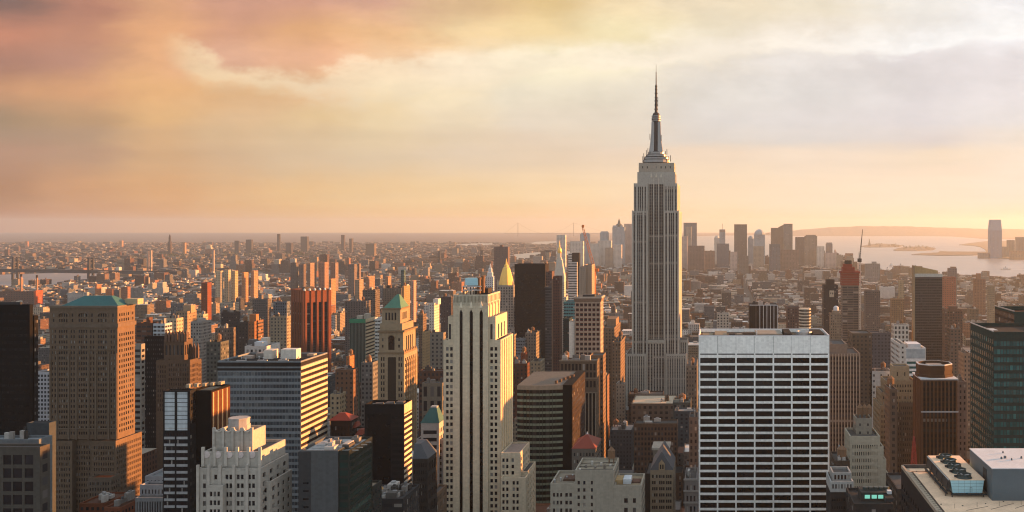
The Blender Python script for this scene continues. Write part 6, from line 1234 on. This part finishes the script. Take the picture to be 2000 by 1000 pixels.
def isl_mat():
    m, t, b = base_mat('island_ground'); pos = t.new('ShaderNodeNewGeometry').outputs['Position']
    t.put(b.inputs['Base Color'], t.ramp(t.noise(pos, .01, 5, .6), [(.35, (.04, .05, .03)), (.55, (.10, .09, .07)), (.75, (.22, .18, .14))])); b.inputs['Roughness'].default_value = .9; MATS['isl'] = m
isl_mat()
m = MB(); Rg = 36000
m.quad((-Rg*1.2, -400, 0), (Rg, -400, 0), (Rg, Rg, 0), (-Rg*1.2, Rg, 0)); struct('ground', m, 'ground')
def poly(name, pts, z, mat, thick=0):
    me = bpy.data.meshes.new(name); P_ = [GP(a, b, z) for a, b in pts]
    vs = list(P_); fs = [tuple(range(len(P_)))]
    if thick:
        n = len(P_); vs += [(x, y, z-thick) for x, y, _ in P_]; fs += [(i, (i+1) % n, n+(i+1) % n, n+i) for i in range(n)]
    me.from_pydata(vs, [], fs); me.materials.append(MATS[mat]); me.update(); o = link(name, me); o['kind'] = 'structure'; return [(p[0], p[1]) for p in P_]
WATER = []
WATER.append(poly('river', [(-90, 539), (20, 536), (110, 533), (185, 530), (240, 526.5), (298, 525.5), (300, 533), (250, 538), (214, 541), (208, 549), (178, 552), (150, 556), (110, 562), (60, 566), (-90, 570)], .6, 'water'))
WATER.append(poly('river_bend', [(986, 503), (1000, 497), (1040, 493.5), (1095, 490), (1120, 491), (1120, 503), (1050, 506), (1015, 507.5), (986, 507)], .6, 'water'))
WATER.append(poly('upper_bay', [(880, 478), (925, 475.5), (965, 475), (968, 480), (900, 481)], .6, 'water'))
WATER.append(poly('bay_inlet', [(1028, 476), (1050, 472), (1100, 470.5), (1100, 476), (1050, 478.5)], .6, 'water'))
WATER.append(poly('harbour', [(1250, 470), (1300, 462), (1450, 459.5), (1700, 459), (1860, 462), (1925, 467), (2100, 469), (2200, 470), (2200, 560), (2080, 550), (2000, 546), (1930, 544), (1870, 541.5), (1785, 540), (1770, 537), (1730, 533), (1715, 522), (1690, 515), (1660, 512), (1630, 512), (1600, 514), (1500, 512), (1400, 505), (1250, 500)], .6, 'water'))
def island(name, pts, z=5): poly(name, pts, z, 'isl', z)
island('statue_island', [(1680, 481), (1697, 477.5), (1720, 475.5), (1745, 477), (1763, 479.5), (1755, 482), (1720, 482.5), (1690, 482.5)])
island('harbour_island', [(1744, 488), (1755, 484), (1775, 481.5), (1810, 481.5), (1828, 485), (1822, 488), (1790, 489.5), (1750, 489.5)])
island('pier', [(1780, 497), (1800, 494.5), (1832, 493), (1836, 490), (1850, 491), (1925, 491.5), (1930, 495.5), (1900, 498), (1835, 498.5)])
island('far_shore', [(1873, 478), (1895, 474.5), (1925, 471), (2100, 467), (2200, 468), (2200, 512), (2080, 508), (2000, 506), (1962, 504), (1912, 503), (1920, 498), (1928, 494), (1924, 487), (1915, 482), (1900, 479.5)])
hm = MB(); rr = random.Random(5)
def ridge(Y, prof, w_=2600):
    n = 60; pts = []
    for i in range(n+1):
        x = prof[0][0]+(prof[-1][0]-prof[0][0])*i/n
        for (a, ya), (b, yb) in zip(prof, prof[1:]):
            if a <= x <= b: y = ya+(yb-ya)*(x-a)/(b-a)
        pts.append((WX(x, Y), max(0, WZ(y+rr.uniform(-.5, .5), Y))))
    for (xa, za), (xb, zb) in zip(pts, pts[1:]):
        hm.quad((xa, Y-w_, 0), (xb, Y-w_, 0), (xb, Y, zb), (xa, Y, za)); hm.quad((xa, Y, za), (xb, Y, zb), (xb, Y+w_, 0), (xa, Y+w_, 0))
ridge(27000, [(1500, 454), (1560, 449), (1620, 444), (1690, 441.5), (1760, 442), (1830, 444), (1900, 446), (2000, 448), (2150, 450)])
struct('hills', hm, 'isl')
# ------------------------------------------------------------------ city fabric: street grid of lots
def inpoly(x, y, P_):
    c = False; j = len(P_)-1
    for i in range(len(P_)):
        (xi, yi), (xj, yj) = P_[i], P_[j]
        if (yi > y) != (yj > y) and x < (xj-xi)*(y-yi)/(yj-yi)+xi: c = not c
        j = i
    return c
VIS = [(h[0], h[1], h[2], h[3]) for h in HERO]
HV = []                                # (px0, px1, visible bottom, distance)
for t_ in ALL:
    b = t_.bb; p0 = min(proj(b[0], b[2], 0)[0], proj(b[0], b[3], 0)[0]); p1 = max(proj(b[1], b[2], 0)[0], proj(b[1], b[3], 0)[0]); HV.append((p0, p1, min(t_.vis, PY+F*H/b[2]-4) if b[2] > 2500 else t_.vis, b[2]))
HVa = np.array(HV); HBa = np.array(VIS)
fr = random.Random(11)
PAL = [((.21, .12, .085), 'red brown'), ((.17, .115, .09), 'dark brown'), ((.30, .235, .165), 'tan'), ((.40, .35, .27), 'cream'), ((.24, .235, .225), 'grey'), ((.13, .125, .125), 'charcoal'), ((.34, .17, .10), 'orange brown'), ((.42, .41, .385), 'pale grey'), ((.27, .18, .13), 'brown'), ((.16, .19, .215), 'blue grey')]
ROOFC = [((.30, .29, .275), 'pale roof'), ((.07, .068, .065), 'black roof'), ((.20, .185, .165), 'grey roof'), ((.40, .36, .29), 'cream roof'), ((.24, .12, .08), 'rusty roof'), ((.48, .47, .44), 'white roof'), ((.13, .125, .12), 'dark roof')]
lots = []
def try_lot(x0, x1, y0, y1, h, far):
    pa, pb = proj(x0, y0, 0)[0], proj(x1, y0, 0)[0]
    if pb < -40 or pa > 2040: return
    if far == 0 and ((HBa[:, 0] < x1) & (HBa[:, 1] > x0) & (HBa[:, 2] < y1) & (HBa[:, 3] > y0)).any(): return
    if far and ((HBa[:, 0] < x1) & (HBa[:, 1] > x0) & (HBa[:, 2] < y1) & (HBa[:, 3] > y0)).any(): return
    xm, ym = (x0+x1)/2, (y0+y1)/2
    if y0 > 2800:
        for P_ in WATER:
            if inpoly(xm, ym, P_) or inpoly(xm, y0-20, P_): return
    sel = (HVa[:, 3] > y0) & (HVa[:, 0] < pb+1) & (HVa[:, 1] > pa-1)
    lim = HVa[sel, 2].max() if sel.any() else 0
    lim = max(lim, 470 if y0 > 4500 else 0)
    hm_ = H-(lim+fr.uniform(0, 6)-PY)*y0/F
    h = min(h, hm_)
    if h < 7: return
    lots.append((x0, x1, y0, y1, h))
def height(y, x):
    u = fr.random()
    if y < 1000 and 1170 < proj(x, y, 0)[0] < 1370: return fr.uniform(48, 112)
    if y < 800: return fr.uniform(40, 90) if u < .8 else fr.uniform(80, 115)
    if y < 1500: return fr.uniform(22, 60) if u < .78 else fr.uniform(60, 100)
    if y < 2600: return fr.uniform(15, 42) if u < .91 else fr.uniform(42, 75)
    if y < 4500: return fr.uniform(12, 26) if u < .94 else fr.uniform(30, 62)
    if y > 5200: return fr.uniform(18, 45) if u < .7 else fr.uniform(50, 110)
    return fr.uniform(9, 20) if u < .9 else fr.uniform(24, 60)
y = 455.0
while y < 6600:
    k = 1.0 if y < 1500 else (1.1 if y < 3000 else 1.25)
    for row in range(2):
        y0 = y+row*31*k; y1 = y0+30*k
        xl, xr = WX(-60, y1), WX(2060, y1); x = xl-fr.uniform(0, 30)
        nx = -1e9
        while x < xr:
            w_ = fr.uniform(15, 38)*k*(1.15 if y < 900 else 1)
            ave = (x+125) % 250
            if ave+w_ > 238: x += 250-ave+4; continue
            d = fr.uniform(.78, 1)*(y1-y0)
            pc = proj(x, y0, 0)[0]
            if y0 < 5300 or 1040 < pc < 1660: try_lot(x, x+w_-.4, y0, y0+d, height(y0, x), 0)
            x += w_
    y += 80*k
near_n = len(lots)
# the borough across the river: sparser, lower, with groups of towers
y = 4300.0
while y < 15000:
    st_y = 50*(y/4300)**.85; xl, xr = WX(-60, y), WX(2040, y); x = xl
    while x < xr:
        w_ = fr.uniform(16, 48)*(y/4300)**.5
        px = proj(x, y, 0)[0]
        east = px < 1330 and y > 5300
        if (y > 5300 and (px < 1040 or (px < 1330 and y > 6600) or (px > 1640 and y < 5400))) or (px > 1920 and 7600 < y < 11500):
            u = fr.random(); h = fr.uniform(8, 16) if u < .93 else (fr.uniform(18, 36) if u < .992 else fr.uniform(40, 65))
            yj = y+fr.uniform(0, st_y*.4)
            try_lot(x, x+w_, yj, yj+w_*fr.uniform(.5, 1.1), h, 1)
        x += w_*fr.uniform(1.05, 1.9)
    y += st_y
# which of them show largest: a coarse depth-sorted mask
SW, SH = 1000, 500
lab = np.full((SH, SW), -1, dtype=np.int32); occ = []
for t_ in ALL:
    b = t_.bb; occ.append((b[2], -1, b[0], b[1], b[2], b[3], t_.top))
for i, (x0, x1, y0, y1, h) in enumerate(lots): occ.append((y0, i, x0, x1, y0, y1, h))
for _, i, x0, x1, y0, y1, h in sorted(occ, key=lambda q: -q[0]):
    cs = [proj(x, yy_, h) for x in (x0, x1) for yy_ in (y0, y1)]
    a, b = min(c[0] for c in cs), max(c[0] for c in cs); tp = min(c[1] for c in cs)
    ia, ib, ja = int(max(0, a/2)), int(min(SW, b/2+1)), int(max(0, tp/2))
    if ib > ia and ja < SH: lab[ja:, ia:ib] = i
cnt = np.bincount(lab[lab >= 0].ravel(), minlength=len(lots))
order = np.argsort(-cnt); NIND = 285
ind = [int(i) for i in order[:NIND] if cnt[i] > 0]; inds = set(ind)
def looks(): return dict(uv=1, bay=fr.uniform(2.4, 4.2), fh=fr.uniform(3.1, 4.0), fu=fr.uniform(.34, .6), fv=fr.uniform(.42, .6), top=fr.uniform(1, 2.5))
used = set(); ORD = ('', '', 'second ', 'third ', 'fourth ', 'fifth ', 'sixth ', 'seventh ', 'eighth ', 'ninth ', 'tenth ')
def place(px, y0, y1):
    best = None
    for a, b, v, yy_, ref, tp in TOPS:
        d = (0 if a <= px <= b else min(abs(px-a), abs(px-b)))+abs(yy_-(y0+y1)/2)*.12
        if best is None or d < best[0]: best = (d, a, b, yy_, ref)
    _, a, b, yy_, ref = best
    if px < a: rel = 'left of' if a-px > 25 else 'hugging left of'
    elif px > b: rel = 'right of' if px-b > 25 else 'hugging right of'
    else: rel = 'behind' if y0 > yy_ else 'in front of'
    return rel+' '+ref
def mk_filler(i):
    x0, x1, y0, y1, h = lots[i]
    (col, cn) = fr.choice(PAL); j = fr.uniform(.8, 1.2); col = tuple(min(.6, q*j) for q in col)
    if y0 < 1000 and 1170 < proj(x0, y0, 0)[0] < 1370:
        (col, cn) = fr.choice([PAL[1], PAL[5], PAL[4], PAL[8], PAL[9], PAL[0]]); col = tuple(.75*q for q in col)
    (rc, rn) = fr.choice(ROOFC); lk = looks(); px = proj((x0+x1)/2, y0, h)[0]
    size = 'low' if h < 28 else ('midrise' if h < 62 else 'tall')
    tank = fr.random() < .3; setb = h > 40 and fr.random() < .45; n = fr.randint(1, 4)
    kind_ = fr.choice(('block', 'loft', 'house')) if h < 45 else 'tower'
    where = place(px, y0, y1); feats = (['stepped top'] if setb else []) + [rn] + (['water tank'] if tank else [])
    def text(fs, ww): return '%s %s %s, %s, %s' % (size, cn, kind_, ' and '.join(fs), ww)
    fs = feats[:]
    while len(text(fs, where).split()) > 15 and len(fs) > 1: fs.pop()
    base = lb = text(fs, where); k = 1
    while lb in used and k < 40:
        k += 1; lb = base.replace(size, ORD[k].strip()+' '+size, 1) if k < 10 else base+' %d' % k
    used.add(lb)
    t = T('city_building', lb, 'building', group='city blocks between the towers')
    if setb:
        f_ = fr.uniform(.5, .8); t.vol(x0, x1, y0, y1, 0, h*f_, col, lk, lk, roofc=rc); e = min(x1-x0, y1-y0)*fr.uniform(.12, .2); t.vol(x0+e, x1-e, y0+e, y1-e, h*f_-1, h, col, lk, lk, roofc=rc); a = (x0+e, x1-e, y0+e, y1-e)
    else: t.vol(x0, x1, y0, y1, 0, h, col, lk, lk, roofc=rc); a = (x0, x1, y0, y1)
    if fr.random() < .4: t.mb('cornice').box(x0-.4, x1+.4, y0-.5, y0-.01, h*(f_ if setb else 1)-1.2, h*(f_ if setb else 1)-.1, tuple(min(.6, q*1.25) for q in col))
    clutter(t, *a, h-1, n, fr, tank); t.done(); HERO.pop()
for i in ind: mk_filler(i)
# everything smaller: one mass of roofs each side of the river
def mass(name, ids, label, dim=1.0):
    m = MB()
    for i in ids:
        x0, x1, y0, y1, h = lots[i]
        (col, cn) = fr.choice(PAL); j = fr.uniform(.75, 1.25); col = tuple(min(.6, q*j) for q in col); rc = fr.choice(ROOFC)[0]; j = fr.uniform(.8, 1.2); rc = tuple(q*j*dim for q in rc); col = tuple(q*dim for q in col)
        nb = max(2, round((x1-x0)/fr.uniform(2.6, 4.5))); ns = max(2, round((y1-y0)/3.5)); nf = max(2, round(h/3.6)); wi = (fr.uniform(.3, .55), fr.uniform(.4, .6), 0)
        q = m.quad; uvN = ((0, 0), (nb, 0), (nb, nf), (0, nf)); uvS = ((0, 0), (ns, 0), (ns, nf), (0, nf))
        q((x0, y0, 0), (x1, y0, 0), (x1, y0, h), (x0, y0, h), uvN, col, wi); q((x1, y0, 0), (x1, y1, 0), (x1, y1, h), (x1, y0, h), uvS, col, wi)
        q((x1, y1, 0), (x0, y1, 0), (x0, y1, h), (x1, y1, h), uvN, col, wi); q((x0, y1, 0), (x0, y0, 0), (x0, y0, h), (x0, y1, h), uvS, col, wi)
        q((x0, y0, h), (x1, y0, h), (x1, y1, h), (x0, y1, h), None, rc)
        for _ in range(fr.choice((0, 1, 1, 2)) if y0 < 4500 else fr.choice((0, 0, 1))):
            ww, dd = (x1-x0)*fr.uniform(.15, .4), (y1-y0)*fr.uniform(.15, .4); xa, ya = fr.uniform(x0, x1-ww), fr.uniform(y0, y1-dd); g = fr.uniform(.12, .5)
            m.box(xa, xa+ww, ya, ya+dd, h, h+fr.uniform(2, 6), (g, g*.93, g*.82), False)
    return struct(name, m, 'fac', 'stuff', label, 'city blocks')
rest = [i for i in range(len(lots)) if i not in inds]
mass('city_blocks', [i for i in rest if i < near_n], 'dense mass of small low rise city blocks filling the island between the towers')
mass('borough_blocks', [i for i in rest if i >= near_n], 'hazy mass of tiny low blocks across the river out to the horizon', .6)
# parks and street trees as clumps of leaf-sized faces
lm = MB()
def tree(x, y, z0, r, n):
    for _ in range(n):
        u, v = fr.uniform(0, 2*math.pi), fr.uniform(-.4, 1); s_ = r*fr.uniform(.55, 1.0); c = Vector((x+s_*math.cos(u)*math.sqrt(max(0, 1-v*v)), y+s_*math.sin(u)*math.sqrt(max(0, 1-v*v)), z0+r*(1+.8*v)))
        d = Vector((fr.uniform(-1, 1), fr.uniform(-1, 1), fr.uniform(-1, 1)))*r*.42; e = Vector((fr.uniform(-1, 1), fr.uniform(-1, 1), fr.uniform(-1, 1)))*r*.42
        lm.tri(c+d, c+e, c-d*.6-e*.5)
def grove(pts, n, z=12, r=(5, 9)):
    for _ in range(n):
        f_ = fr.random(); k = min(int(f_*(len(pts)-1)), len(pts)-2); g = f_*(len(pts)-1)-k
        px = pts[k][0]+(pts[k+1][0]-pts[k][0])*g+fr.uniform(-4, 4); py = pts[k][1]+(pts[k+1][1]-pts[k][1])*g+fr.uniform(-3, 3)
        x, y, _ = GP(px, py, z); tree(x, y, z*.5, fr.uniform(*r), 14)
grove([(400, 580), (460, 583), (560, 580), (640, 585)], 160); grove([(380, 556), (440, 556), (540, 552), (620, 545)], 120); grove([(140, 556), (180, 556), (260, 566), (330, 560)], 120); grove([(420, 500), (520, 496), (640, 498)], 90, 12, (9, 16)); grove([(250, 505), (330, 500), (400, 502)], 70, 12, (9, 16)); grove([(1748, 484), (1825, 486)], 30, 8, (9, 15)); grove([(1700, 480), (1755, 480)], 26, 8, (9, 15)); grove([(1690, 535), (1800, 545), (1900, 552)], 60, 10, (6, 10))
struct('treetops', lm, 'leaves', 'stuff', 'dark green treetops of distant parks and avenues among the low roofs', 'trees')
# ------------------------------------------------------------------ haze: one even box of air
hz = MB(); hz.box(-44000, 37000, -450, 36500, -1.5, 480)
me = bpy.data.meshes.new('haze'); me.from_pydata(hz.v, [], hz.f); me.update()
hmt = bpy.data.materials.new('haze'); hmt.use_nodes = True; hmt.node_tree.nodes.clear(); t_ = NT(hmt.node_tree)
vol = t_.new('ShaderNodeVolumePrincipled'); vol.inputs['Color'].default_value = (.70, .84, .97, 1); vol.inputs['Density'].default_value = 0.32e-4; vol.inputs['Anisotropy'].default_value = .46
t_.l.new(vol.outputs[0], t_.new('ShaderNodeOutputMaterial').inputs['Volume']); me.materials.append(hmt)
ho = link('haze', me); ho['kind'] = 'stuff'; tag(ho, 'even golden haze lying over the whole city and harbour', 'haze')
